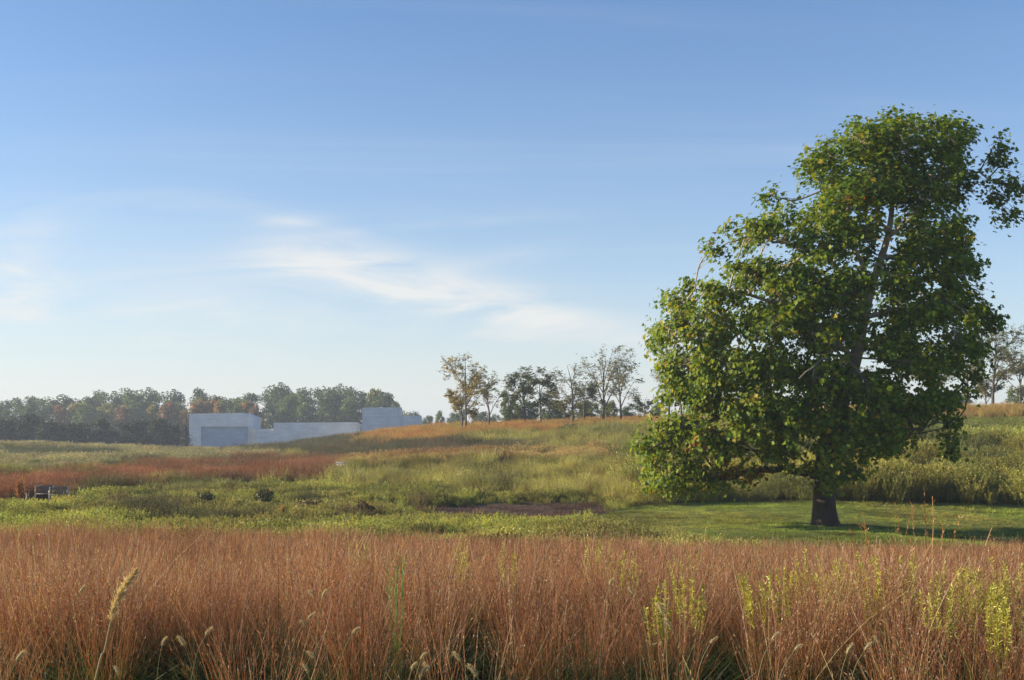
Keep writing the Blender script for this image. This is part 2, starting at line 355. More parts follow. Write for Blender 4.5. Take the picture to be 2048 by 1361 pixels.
M_LEAF = leaf_mat('sycamore_leaf', .5, .015, .5, tcol=(1.25, 1.15, .45))
M_FOL = leaf_mat('tree_foliage', .35, .03, .5)
M_PLANT = leaf_mat('plant', .35, .04, .5)
M_GRASS = leaf_mat('meadow_grass', .38, .02, .5, inst=True, tcol=(1.15, 1.0, .7))
M_BARK = bark_mat('grey_bark', (.05, .042, .032), (.14, .12, .095), 5, .25)
M_SYC = bark_mat('sycamore_bark', (.33, .29, .22), (.6, .55, .45), 2.2, .5, .25, attr=True)
M_WOOD = bark_mat('weathered_wood', (.30, .25, .18), (.46, .39, .29), 20, .1, .2)
M_CONC = concrete_mat('pale_concrete_blocks', (.68, .69, .70), .08)
M_CONC_SKY = concrete_mat('sky_tinted_concrete_blocks', (.34, .43, .56), .10)  # recess panel: reflected sky blue and recess shade put into the concrete colour
M_CONC3 = concrete_mat('buff_concrete_blocks', (.66, .62, .54), .05)
M_HEAD = concrete_mat('grey_stone', (.30, .30, .31), .12, .2, .6)
M_GROUND = ground_mat()

# ---------------------------------------------------------------- ground sheet
def axis(fine, step, far, grow):
    v = [0.0]; s = step
    while v[-1] < far:
        if v[-1] > fine: s *= grow
        v.append(v[-1] + s)
    return np.array(v)
ax = axis(32, .7, 1300, 1.05); xs = np.concatenate([-ax[:0:-1], ax])
ys = np.concatenate([-axis(5, 1.5, 200, 1.2)[:0:-1], axis(75, .7, 1400, 1.03)])
GX, GY = np.meshgrid(xs, ys); gx, gy = GX.ravel(), GY.ravel()
V = np.stack([gx, gy, ground(gx, gy)], 1)
nx, ny = len(xs), len(ys)
i = (np.arange(ny - 1)[:, None] * nx + np.arange(nx - 1)[None, :]).ravel()
Q = np.stack([i, i + 1, i + nx + 1, i + nx], 1)
rg = np.random.default_rng(1)
sp = classify(gx, gy, rg, 2.0); sp[gy < 3] = SP['russet']
GC = {'russet': (.075, .05, .028), 'forb': (.07, .085, .025), 'lawn': (.15, .17, .035), 'shaded_swale': (.10, .065, .05), 'red': (.09, .05, .03), 'pale': (.16, .14, .06),
      'blue': (.07, .09, .05), 'grey': (.08, .08, .05), 'crest': (.13, .08, .03), 'orange': (.15, .10, .03), 'bush': (.09, .09, .03), 'rlawn': (.13, .16, .035), 'rcrest': (.14, .11, .03), 'meadow': (.11, .10, .03), 'sedge': (.07, .06, .03)}
gc = np.array([GC[s] for s in SPEC])[sp]
mobj_ground = mobj('ground', np_mesh('ground', V, Q, gc, True), M_GROUND); mobj_ground['kind'] = 'structure'

# ---------------------------------------------------------------- grass clumps used by the meadow sheets
def unit(v): return v / (np.linalg.norm(v, axis=-1, keepdims=True) + 1e-9)
def lerpc(stops, t):
    t = np.asarray(t); xs_ = [s[0] for s in stops]
    return np.stack([np.interp(t, xs_, [s[1][k] for s in stops]) for k in range(3)], -1)
def stems(rng, n, hmin, hmax, base_r, lean, curve, w0, w1, stops, k=6, cvar=.18):
    a = rng.random(n) * 2 * np.pi; rr = base_r * np.sqrt(rng.random(n))
    p0 = np.stack([np.cos(a) * rr, np.sin(a) * rr, np.zeros(n)], 1)
    h = rng.uniform(hmin, hmax, n); b = a + rng.normal(0, .7, n)
    ln = np.abs(rng.normal(lean, lean * .5, n)); cu = rng.normal(curve, curve * .7, n)
    t = np.linspace(0, 1, k)[None, :]
    off = (ln[:, None] * t + cu[:, None] * t ** 2.2) * h[:, None]
    pts = np.stack([p0[:, 0:1] + np.cos(b)[:, None] * off, p0[:, 1:2] + np.sin(b)[:, None] * off, h[:, None] * t * (1 - .12 * (ln[:, None] + cu[:, None]))], -1)
    pts[:, 1:, :2] += rng.normal(0, .006, (n, k - 1, 2)) * h[:, None, None]
    wid = (w0 + (w1 - w0) * t) * rng.uniform(.7, 1.3, (n, 1))
    sa = rng.random(n) * np.pi; side = np.stack([np.cos(sa), np.sin(sa), np.zeros(n)], 1)
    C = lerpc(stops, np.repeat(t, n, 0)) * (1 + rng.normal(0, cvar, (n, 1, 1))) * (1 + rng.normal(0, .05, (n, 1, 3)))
    return pts, wid, side, np.clip(C, .004, .9)
def bits(rng, pts, n_per, lo, hi, ln, wd, col, spread=.5, cvar=.25):
    """small seed tufts or leaves set along stems"""
    n, k, _ = pts.shape
    s = np.repeat(np.arange(n), n_per); t = rng.uniform(lo, hi, len(s)) * (k - 1); i0 = np.clip(t.astype(int), 0, k - 2); f = (t - i0)[:, None]
    p = pts[s, i0] * (1 - f) + pts[s, i0 + 1] * f
    d = unit(pts[s, i0 + 1] - pts[s, i0]); d = unit(d + rng.normal(0, spread, d.shape))
    sd = unit(np.cross(d, rng.normal(0, 1, d.shape)))
    l = ln * rng.uniform(.6, 1.4, len(s))[:, None]; w = wd * rng.uniform(.6, 1.4, len(s))[:, None]
    Vv = np.stack([p, p + d * l * .5 + sd * w * .5, p + d * l, p + d * l * .5 - sd * w * .5], 1).reshape(-1, 3)
    q = np.arange(len(s) * 4).reshape(-1, 4)
    C = np.repeat(np.clip(np.array(col)[None, :] * (1 + rng.normal(0, cvar, (len(s), 1))), .004, .9), 4, 0)
    return Vv, q, C
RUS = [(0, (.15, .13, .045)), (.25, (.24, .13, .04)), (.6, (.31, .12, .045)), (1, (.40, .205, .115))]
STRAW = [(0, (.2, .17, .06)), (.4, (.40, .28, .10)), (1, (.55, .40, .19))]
def clump_collection(name, makers):
    c = bpy.data.collections.new(name)
    for k, mk in enumerate(makers):
        a = Acc(); mk(a, np.random.default_rng(100 + k + len(name) * 17))
        me = a.mesh('%s_%02d' % (name, k)); me.materials.append(M_GRASS)
        c.objects.link(bpy.data.objects.new('%s_%02d' % (name, k), me))
    return c
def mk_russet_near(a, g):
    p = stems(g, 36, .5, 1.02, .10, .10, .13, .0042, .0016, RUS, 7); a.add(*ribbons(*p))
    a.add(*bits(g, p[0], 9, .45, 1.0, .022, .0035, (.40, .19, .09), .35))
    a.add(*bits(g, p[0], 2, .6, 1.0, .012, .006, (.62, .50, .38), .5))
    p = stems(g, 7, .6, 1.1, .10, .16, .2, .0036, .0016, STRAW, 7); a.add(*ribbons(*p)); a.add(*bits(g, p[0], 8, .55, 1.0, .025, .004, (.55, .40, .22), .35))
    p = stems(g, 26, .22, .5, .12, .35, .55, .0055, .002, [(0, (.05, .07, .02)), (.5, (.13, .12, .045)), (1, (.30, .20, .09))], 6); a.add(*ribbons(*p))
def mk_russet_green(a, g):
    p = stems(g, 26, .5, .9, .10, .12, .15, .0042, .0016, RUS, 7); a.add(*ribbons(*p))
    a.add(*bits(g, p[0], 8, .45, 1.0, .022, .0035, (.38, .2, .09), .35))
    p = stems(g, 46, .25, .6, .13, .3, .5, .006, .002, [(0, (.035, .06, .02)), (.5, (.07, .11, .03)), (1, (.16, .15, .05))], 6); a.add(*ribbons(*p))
def mk_russet_mid(a, g):
    p = stems(g, 40, .45, .98, .16, .10, .14, .008, .003, RUS, 5); a.add(*ribbons(*p))
    a.add(*bits(g, p[0], 6, .4, 1.0, .035, .006, (.40, .19, .09), .35))
    p = stems(g, 8, .5, 1.05, .16, .14, .2, .007, .003, STRAW, 5); a.add(*ribbons(*p))
    p = stems(g, 14, .25, .5, .16, .3, .5, .01, .004, [(0, (.06, .07, .025)), (1, (.22, .16, .07))], 4); a.add(*ribbons(*p))
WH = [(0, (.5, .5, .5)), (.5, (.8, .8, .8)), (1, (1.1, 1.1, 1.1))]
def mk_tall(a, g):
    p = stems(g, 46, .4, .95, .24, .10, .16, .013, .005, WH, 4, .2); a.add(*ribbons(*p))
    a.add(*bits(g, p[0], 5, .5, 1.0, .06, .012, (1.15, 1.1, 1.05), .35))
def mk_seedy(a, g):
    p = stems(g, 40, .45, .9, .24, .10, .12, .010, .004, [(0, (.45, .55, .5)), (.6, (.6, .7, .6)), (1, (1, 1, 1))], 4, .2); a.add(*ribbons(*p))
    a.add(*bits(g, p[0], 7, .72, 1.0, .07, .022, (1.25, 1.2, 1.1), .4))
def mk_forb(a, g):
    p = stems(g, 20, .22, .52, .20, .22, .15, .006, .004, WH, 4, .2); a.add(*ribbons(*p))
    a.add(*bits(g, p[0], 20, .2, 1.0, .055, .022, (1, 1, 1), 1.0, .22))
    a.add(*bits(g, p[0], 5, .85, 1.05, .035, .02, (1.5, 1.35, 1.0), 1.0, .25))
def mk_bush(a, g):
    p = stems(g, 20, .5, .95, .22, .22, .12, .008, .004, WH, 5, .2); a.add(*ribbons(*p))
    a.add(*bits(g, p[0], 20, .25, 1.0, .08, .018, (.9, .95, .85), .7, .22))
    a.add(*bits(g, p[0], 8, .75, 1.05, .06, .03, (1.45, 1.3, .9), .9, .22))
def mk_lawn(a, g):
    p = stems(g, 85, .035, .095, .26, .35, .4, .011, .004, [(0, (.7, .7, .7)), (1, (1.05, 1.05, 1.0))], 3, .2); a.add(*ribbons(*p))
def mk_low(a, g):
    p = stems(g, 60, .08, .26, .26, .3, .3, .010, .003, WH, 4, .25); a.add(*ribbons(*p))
C_RN = clump_collection('bluestem_near', [mk_russet_near] * 6 + [mk_russet_green] * 3)
C_RM = clump_collection('bluestem_mid', [mk_russet_mid] * 6)
C_TALL = clump_collection('tall_grass', [mk_tall] * 5)
C_SEED = clump_collection('seedy_grass', [mk_seedy] * 5)
C_FORB = clump_collection('leafy_cover', [mk_forb] * 6)
C_BUSH = clump_collection('bushy_herb', [mk_bush] * 6)
C_LAWN = clump_collection('turf', [mk_lawn] * 4)
C_LOW = clump_collection('low_grass', [mk_low] * 4)

def scatter(name, pts, rotz, tilt, scl, idx, tint, coll, label, cat):
    n = len(pts)
    me = bpy.data.meshes.new(name); me.vertices.add(n); me.vertices.foreach_set('co', np.ascontiguousarray(pts, np.float32).ravel())
    def at(nm, ty, data, key):
        a = me.attributes.new(nm, ty, 'POINT'); a.data.foreach_set(key, np.ascontiguousarray(data).ravel())
    at('rot', 'FLOAT_VECTOR', np.stack([tilt[:, 0], tilt[:, 1], rotz], 1).astype(np.float32), 'vector')
    at('scl', 'FLOAT_VECTOR', scl.astype(np.float32), 'vector')
    at('idx', 'INT', idx.astype(np.int32), 'value')
    at('tint', 'FLOAT_COLOR', np.concatenate([tint, np.ones((n, 1))], 1).astype(np.float32), 'color')
    ng = bpy.data.node_groups.new(name, 'GeometryNodeTree')
    ng.interface.new_socket('Geometry', in_out='INPUT', socket_type='NodeSocketGeometry'); ng.interface.new_socket('Geometry', in_out='OUTPUT', socket_type='NodeSocketGeometry')
    gi = ng.nodes.new('NodeGroupInput'); go = ng.nodes.new('NodeGroupOutput')
    iop = ng.nodes.new('GeometryNodeInstanceOnPoints'); ci = ng.nodes.new('GeometryNodeCollectionInfo')
    ci.inputs['Collection'].default_value = coll; ci.inputs['Separate Children'].default_value = True; ci.inputs['Reset Children'].default_value = True
    def na(nm, ty):
        q = ng.nodes.new('GeometryNodeInputNamedAttribute'); q.data_type = ty; q.inputs['Name'].default_value = nm; return q.outputs['Attribute']
    e2r = ng.nodes.new('FunctionNodeEulerToRotation')
    ng.links.new(gi.outputs[0], iop.inputs['Points']); ng.links.new(ci.outputs[0], iop.inputs['Instance'])
    iop.inputs['Pick Instance'].default_value = True
    ng.links.new(na('idx', 'INT'), iop.inputs['Instance Index'])
    ng.links.new(na('rot', 'FLOAT_VECTOR'), e2r.inputs[0]); ng.links.new(e2r.outputs[0], iop.inputs['Rotation'])
    ng.links.new(na('scl', 'FLOAT_VECTOR'), iop.inputs['Scale']); ng.links.new(iop.outputs[0], go.inputs[0])
    o = bpy.data.objects.new(name, me); me.materials.append(M_GRASS); COL.objects.link(o)
    md = o.modifiers.new('scatter', 'NODES'); md.node_group = ng
    return tag(o, label, cat, None, 'stuff')
def sample_field(rng, d0, d1, dens, margin=.50):
    """random points over the wedge of ground between two distances, dens per square metre"""
    n = int(dens * margin * (d1 * d1 - d0 * d0))
    y = np.sqrt(rng.uniform(d0 * d0, d1 * d1, n)); x = rng.uniform(-margin, margin, n) * y + rng.uniform(-1.5, 1.5, n)
    return x, y
g = np.random.default_rng(77)
rings = [(1.6, 8, 13), (8, 13, 15), (13, 22, 11), (22, 42, 9), (42, 66, 7.5), (66, 95, 4.5), (95, 130, 2.8), (130, 180, 1.5)]
FX, FY = [np.concatenate(v) for v in zip(*[sample_field(g, *r) for r in rings])]
FS = classify(FX, FY, g)
FS[FY < 14] = SP['russet']
# keep the chairs, the stone path, the culvert and the sycamore's foot clear
def clear_disc(cx, cy, r): return (FX - cx) ** 2 + (FY - cy) ** 2 < r * r
SYC_X, SYC_D = (1651 - CX) / F * 48.0, 48.0
keep = ~clear_disc(SYC_X, SYC_D, .7)
keep &= (FY > 10) | (vnoise(FX, FY, .55, 71) * .7 + vnoise(FX, FY, 1.7, 73) * .5 > np.interp(FY, [3, 5, 7, 10], [.93, .84, .68, .3]))
PATH_L = [(-31, 55.6), (-26.5, 56.6), (-23.4, 57.2), (-23.0, 60.2), (-25, 61.3), (-31, 61.5)]
keep &= ~inside(PATH_L, FX, FY)
keep &= ~inside([(-13.9, 86.5), (-11.6, 86.5), (-11.4, 91.2), (-14.1, 91.2)], FX, FY)
keep &= ~inside([(-24.6, 57.0), (-21.2, 56.0), (-21.2, 63.2), (-24.6, 63.2)], FX, FY)
FX, FY, FS = FX[keep], FY[keep], FS[keep]
FZ = ground(FX, FY)
dens_far = np.interp(FY, [0, 60, 100, 200], [1, 1.0, 1.25, 1.6])
def tints(base, n, cv, idxs, hue=.06, patch=.25, patch_size=3.0, alt=None, alt_amt=None):
    c = np.tile(np.array(base, float), (n, 1))
    if alt is not None:
        m = np.clip((vnoise(FX[idxs], FY[idxs], patch_size * 1.7, 41) - .35) * 2.4 + g.normal(0, .15, n), 0, 1)[:, None] * alt_amt
        c = c * (1 - m) + np.array(alt) * m
    c *= (1 + (vnoise(FX[idxs], FY[idxs], patch_size, 7) - .5)[:, None] * patch * 2)
    return np.clip(c * (1 + g.normal(0, cv, (n, 1))) * (1 + g.normal(0, hue, (n, 3))), .003, .9)
def sheet(name, sel, coll, nvar, base, smin, smax, label, cat, alt=None, alt_amt=.6, xy=1.0, cv=.2, hv=.5, patch=.22, ps=3.0, tilt=.06, thin=None, sink=.02, idx_fn=None):
    k = np.where(sel)[0]
    if thin is not None: k = k[g.random(len(k)) < thin]
    n = len(k)
    if n == 0: return None
    s = g.uniform(smin, smax, n) * (1 + hv * (1.2 * vnoise(FX[k], FY[k], 1.4, 31) + .8 * vnoise(FX[k], FY[k], 4.5, 33) - 1.0))
    scl = np.stack([s * xy * dens_far[k], s * xy * dens_far[k], s], 1)
    pts = np.stack([FX[k], FY[k], FZ[k] - sink], 1)
    # the breeze and the weight of seed heads lean the stems a little to the right
    til = g.normal(0, tilt, (n, 2)); idx = g.integers(0, nvar, n) if idx_fn is None else idx_fn(k)
    return scatter(name, pts, g.random(n) * 6.283, til, scl, idx, tints(base, n, cv, k, .05, patch, ps, alt, alt_amt), coll, label, cat)
S = lambda nm: FS == SP[nm]
near = FY < 13
def near_idx(k):
    gr = (vnoise(FX[k], FY[k], 1.1, 61) > .62) | (g.random(len(k)) < .10) | ((FY[k] < 4.2) & (g.random(len(k)) < .45))
    return np.where(gr, 6 + g.integers(0, 3, len(k)), g.integers(0, 6, len(k)))
sheet('russet_grass', S('russet') & near, C_RN, 9, (1, 1, 1), .82, 1.1, 'russet feathery bluestem grass standing tall across the near foreground', 'grass', (1.15, .98, .8), .6, idx_fn=near_idx, ps=1.2, hv=.35, cv=.26)
sheet('copper_grass', S('russet') & ~near, C_RM, 6, (1, 1, 1), .66, .92, 'copper coloured meadow grass sloping down toward the green valley floor', 'grass', (1.12, 1.02, .72), .6, ps=2.0, hv=.3, cv=.26)
sheet('green_undergrowth', (FY < 12) & S('russet'), C_LOW, 4, (.04, .065, .02), .9, 1.7, 'dark green undergrowth at the foot of the russet grass', 'grass', (.09, .10, .03), .6, thin=.8)
sheet('leafy_ground_cover', S('forb'), C_FORB, 6, (.40, .42, .09), .7, 1.15, 'low yellow-green leafy plants covering the valley floor', 'ground cover', (.30, .25, .08), .65, ps=2.2, patch=.45, hv=.65)
sheet('sedge_tufts', S('sedge'), C_TALL, 5, (.17, .13, .05), .5, .95, 'brown and dark green sedge tufts scattered through the leafy valley floor', 'grass', (.10, .12, .045), .8, patch=.5, hv=.5)
sheet('lawn_grass', S('lawn'), C_LAWN, 4, (.25, .32, .05), .8, 1.4, 'short mown green lawn grass around the sycamore trunk', 'lawn', (.36, .32, .08), .75, tilt=.03, patch=.5, cv=.28)
sheet('swale_grass', S('shaded_swale'), C_LOW, 4, (.15, .085, .065), .7, 1.2, 'low purplish-brown grass in the hollow, darkened in colour for the shade of the bank', 'grass', (.11, .08, .05), .5, thin=.7)
sheet('red_brown_grass', S('red'), C_TALL, 5, (.34, .15, .07), .85, 1.2, 'red-brown grass swath below the concrete pavilions', 'grass', (.14, .12, .055), .6, patch=.3)
sheet('pale_seed_grass', S('pale'), C_SEED, 5, (.42, .38, .20), .9, 1.25, 'pale straw seed-headed grass on the rise before the dark wood', 'grass', (.25, .28, .15), .6)
sheet('blue_green_grass', S('blue'), C_TALL, 5, (.12, .15, .09), .8, 1.1, 'blue-green grass strip between two bands of pale seed heads', 'grass', (.2, .2, .11), .5)
sheet('shade_toned_grass', S('grey'), C_TALL, 5, (.13, .135, .075), .8, 1.1, 'grass on the flank of the hill beneath the pavilions, shade put into its grey-green colour', 'grass', (.18, .13, .07), .5)
sheet('hilltop_grass', S('crest'), C_TALL, 5, (.54, .29, .09), .8, 1.1, 'orange-brown grass along the hilltop under the sparse trees', 'grass', (.42, .36, .10), .7)
sheet('straw_grass', S('orange'), C_SEED, 5, (.52, .40, .15), .8, 1.1, 'straw-orange grass band across the middle of the hillside', 'grass', (.33, .18, .08), .7)
sheet('yellow_herb_cover', S('bush'), C_BUSH, 6, (.38, .35, .075), .8, 1.2, 'bushy yellow-olive herbs on the slope behind the sycamore', 'ground cover', (.22, .26, .08), .75, patch=.55, hv=1.0)
sheet('slope_lawn_grass', S('rlawn'), C_LAWN, 4, (.26, .32, .07), 1.6, 2.4, 'mown yellow-green grass high on the slope right of the sycamore', 'lawn', (.32, .32, .09), .6)
sheet('crest_grass', S('rcrest'), C_TALL, 5, (.5, .38, .11), .85, 1.15, 'golden uncut grass strip along the top of the mown slope', 'grass', (.30, .16, .06), .6)
sheet('hillside_grass', S('meadow'), C_TALL, 5, (.40, .37, .10), .65, 1.05, 'yellow-olive meadow grass clothing the open hillside', 'grass', (.26, .28, .09), .7, patch=.5, hv=.9)

# ================================================================ sycamore
def along(path, rad, tt):
    k = len(path); t = np.clip(tt, 0, 1) * (k - 1)
    return np.array([np.interp(t, range(k), path[:, i]) for i in range(3)]), float(np.interp(t, range(k), rad))
rs = np.random.default_rng(2024)
SD = SYC_D
syc_base = np.array([SYC_X, SD, gz(SYC_X, SD) - .06])
syc = empty('sycamore_tree', syc_base, 'large spreading sycamore with green and yellowing leaves standing alone on the mown lawn', 'tree')
def SPT(c, r, dy=0.0): return P(c, r, SD + dy)
tr_px = [(1651, 1052, 0), (1650, 1035, 0), (1649, 1000, 0), (1648, 950, 0), (1660, 880, 0), (1684, 800, 0), (1710, 720, -.2), (1727, 640, -.2), (1744, 570, -.2), (1768, 500, -.2), (1780, 450, -.2), (1788, 380, 0), (1800, 310, 0), (1806, 262, 0)]
tr_r = [.56, .47, .42, .40, .36, .31, .25, .20, .165, .13, .11, .075, .045, .02]
tp = np.array([SPT(*q) for q in tr_px]); tp[0] = syc_base - [0, 0, .05]
TP, TR = smooth_path(tp, tr_r, 5)
def syc_col(path, rad):
    # dark scaly bark low on the trunk, pale smooth bark above
    t = np.clip((path[:, 2] - (syc_base[2] + 3.2)) / 4.5, 0, 1)[:, None]
    return np.array([.10, .075, .055]) * (1 - t) + np.array([.72, .68, .6]) * t
def add_tube(a, path, rad, sides):
    v, q = tube(path, rad, sides); a.add(v, q, np.repeat(syc_col(path, rad), sides, 0))
a = Acc(); v, q = tube(TP, TR, 18)
th = np.tile(np.arange(18) * 2 * np.pi / 18, len(TP)); hh = v[:, 2] - syc_base[2]
ctr = np.repeat(TP, 18, 0); fl = np.clip(1 - hh / 1.3, 0, 1) ** 2
v = ctr + (v - ctr) * (1 + (.16 * np.sin(th * 5 + 1) + .10 * np.sin(th * 3)) * fl + .05 * np.sin(th * 7 + hh * 2.0) * (hh < 6))[:, None]
a.add(v, q, np.repeat(syc_col(TP, TR), 18, 0))
mobj('trunk', a.mesh('sycamore_trunk', True), M_SYC, syc).location = -Vector(syc_base)
limb_px = [
    ([(1647, 962, 0), (1610, 946, -.5), (1540, 940, -.8), (1470, 952, -1), (1400, 962, -1.2), (1335, 945, -1.5)], .17, .03),
    ([(1662, 872, 0), (1580, 846, -1), (1480, 832, -1.6), (1380, 850, -2), (1310, 895, -2.4)], .16, .03),
    ([(1686, 795, 0), (1600, 760, -1), (1500, 720, -2), (1400, 690, -2.2), (1335, 670, -2.4)], .15, .03),
    ([(1708, 722, 0), (1668, 682, -.5), (1600, 625, -.9), (1500, 592, -1), (1390, 582, -1)], .15, .025),
    ([(1730, 620, -.2), (1680, 545, .4), (1600, 494, .5), (1510, 474, .5), (1442, 490, .5)], .11, .02),
    ([(1742, 575, -.2), (1702, 485, -1), (1655, 405, -1), (1638, 340, -1)], .10, .02),
    ([(1776, 470, -.2), (1764, 440, -.6), (1745, 380, -.7), (1715, 295, -.5)], .09, .02),
    ([(1776, 474, -.2), (1805, 450, -.8), (1835, 422, -1.1), (1880, 350, -.9), (1900, 275, -.6)], .10, .02),
    ([(1789, 392, 0), (1860, 362, .5), (1935, 345, .8), (1995, 365, 1), (2008, 395, 1), (2004, 430, 1)], .06, .012),
    ([(1764, 515, -.2), (1830, 520, .5), (1900, 530, .8), (1940, 520, .8)], .09, .02),
    ([(1728, 635, -.2), (1800, 620, 1), (1880, 622, 1.2), (1950, 645, 1.2), (1970, 705, 1.2)], .11, .02),
    ([(1696, 762, 0), (1780, 742, 1.4), (1870, 742, 2), (1935, 770, 2), (1905, 850, 2)], .13, .02),
    ([(1664, 865, 0), (1740, 852, -.9), (1800, 860, -1.2), (1880, 850, -1)], .12, .02),
    ([(1706, 735, 0), (1690, 715, -1.8), (1655, 715, -3.3), (1600, 755, -4.3)], .12, .02),
    ([(1716, 705, 0), (1740, 680, 2), (1745, 650, 3.6), (1700, 620, 4.6)], .12, .02),
    ([(1655, 905, 0), (1660, 890, -1.5), (1664, 925, -2.4)], .08, .02),
    ([(1690, 785, 0), (1650, 760, 1.8), (1560, 740, 3.2), (1460, 760, 3.8)], .12, .02),
    ([(1755, 540, -.2), (1800, 560, -1.6), (1850, 590, -2.4), (1890, 600, -2.6)], .08, .02)]
limbs = []
for lp, r0, r1 in limb_px:
    pth, rad = smooth_path([SPT(*q) for q in lp], np.linspace(r0, r1, len(lp)), 5)
    pth[2:] += rs.normal(0, .05, pth[2:].shape)
    aa = Acc(); add_tube(aa, pth, rad, 8); limbs.append([pth, rad, aa])
# foliage masses traced from the photograph: column, row, half width, half height, depth offsets
masses = [
    (1722, 285, 56, 46), (1800, 285, 62, 52), (1890, 285, 46, 50), (1655, 322, 38, 34), (1842, 250, 30, 22), (1988, 290, 24, 32), (2016, 362, 28, 22), (1960, 352, 26, 24), (2005, 428, 20, 15), (1985, 395, 20, 18), (2040, 365, 18, 16), (1990, 330, 24, 26),
    (1620, 352, 26, 22), (1553, 388, 20, 14), (1575, 420, 26, 18), (1760, 370, 70, 52), (1860, 370, 62, 58), (1690, 385, 54, 42), (1640, 440, 44, 34), (1565, 452, 48, 22), (1497, 468, 40, 20), (1440, 492, 18, 12), (1925, 390, 24, 40),
    (1640, 500, 46, 36), (1715, 480, 48, 44), (1858, 470, 58, 56), (1905, 530, 46, 50), (1800, 540, 50, 44), (1560, 545, 54, 38), (1490, 540, 44, 24), (1620, 575, 56, 46), (1700, 580, 46, 48), (1925, 470, 24, 40),
    (1460, 592, 44, 32), (1395, 575, 22, 26), (1355, 612, 36, 30), (1335, 668, 36, 32), (1425, 650, 52, 42), (1530, 640, 60, 46), (1635, 660, 48, 46), (1830, 615, 62, 42), (1900, 610, 42, 44), (1795, 680, 40, 38), (1950, 640, 34, 28), (1985, 655, 18, 22), (1690, 655, 34, 34), (1950, 590, 16, 30),
    (1370, 730, 46, 36), (1455, 735, 58, 46), (1545, 740, 56, 48), (1640, 760, 54, 46), (1745, 775, 56, 40), (1840, 720, 50, 38), (1920, 700, 40, 40), (1965, 735, 24, 34), (1350, 790, 36, 26),
    (1420, 800, 56, 38), (1510, 810, 60, 44), (1600, 830, 56, 40), (1690, 840, 48, 36), (1790, 820, 58, 40), (1870, 790, 40, 34), (1930, 775, 26, 26), (1335, 855, 38, 26), (1312, 900, 36, 24), (1390, 870, 52, 34), (1475, 880, 54, 34), (1560, 890, 46, 26),
    (1660, 900, 40, 34), (1760, 880, 44, 32), (1800, 890, 24, 22), (1895, 850, 22, 36), (1900, 890, 14, 16), (1340, 945, 44, 26), (1310, 970, 26, 16), (1410, 935, 48, 26), (1480, 940, 40, 20), (1430, 975, 30, 12), (1375, 985, 18, 10), (1675, 945, 34, 22), (1655, 965, 20, 18), (1700, 935, 24, 14), (1590, 925, 30, 14), (1740, 910, 24, 14)]
def leaf_shape():
    # five-lobed blade, folded along the midrib and drooping to its tip
    o_ = np.array([(0, 0), (.30, -.10), (.52, .12), (.33, .30), (.56, .62), (.24, .58), (0, 1.0), (-.24, .58), (-.56, .62), (-.33, .30), (-.52, .12), (-.30, -.10)])
    c = np.array([[0, .34]]); p = np.vstack([o_, c]); z = .22 * np.abs(p[:, 0]) - .18 * p[:, 1] ** 2
    V_ = np.column_stack([p, z]); n_ = len(o_)
    return V_, np.array([(n_, k, (k + 1) % n_) for k in range(n_)])
LV, LF = leaf_shape()
def place_leaves(pos, size, nrm, tipdir):
    z = unit(nrm); y = unit(tipdir - (tipdir * z).sum(1)[:, None] * z); x = np.cross(y, z)
    V_ = pos[:, None, :] + size[:, None, None] * (LV[None, :, 0:1] * x[:, None] + LV[None, :, 1:2] * y[:, None] + LV[None, :, 2:3] * z[:, None])
    return V_
all_nodes = np.concatenate([l[0][3:] for l in limbs]); owner = np.concatenate([np.full(len(l[0]) - 3, i) for i, l in enumerate(limbs)])
node_r = np.concatenate([l[1][3:] for l in limbs])
crown_mid = SPT(1690, 640)
LP_, LS_, LN_, LT_, LC_ = [], [], [], [], []
ppm = F / SD
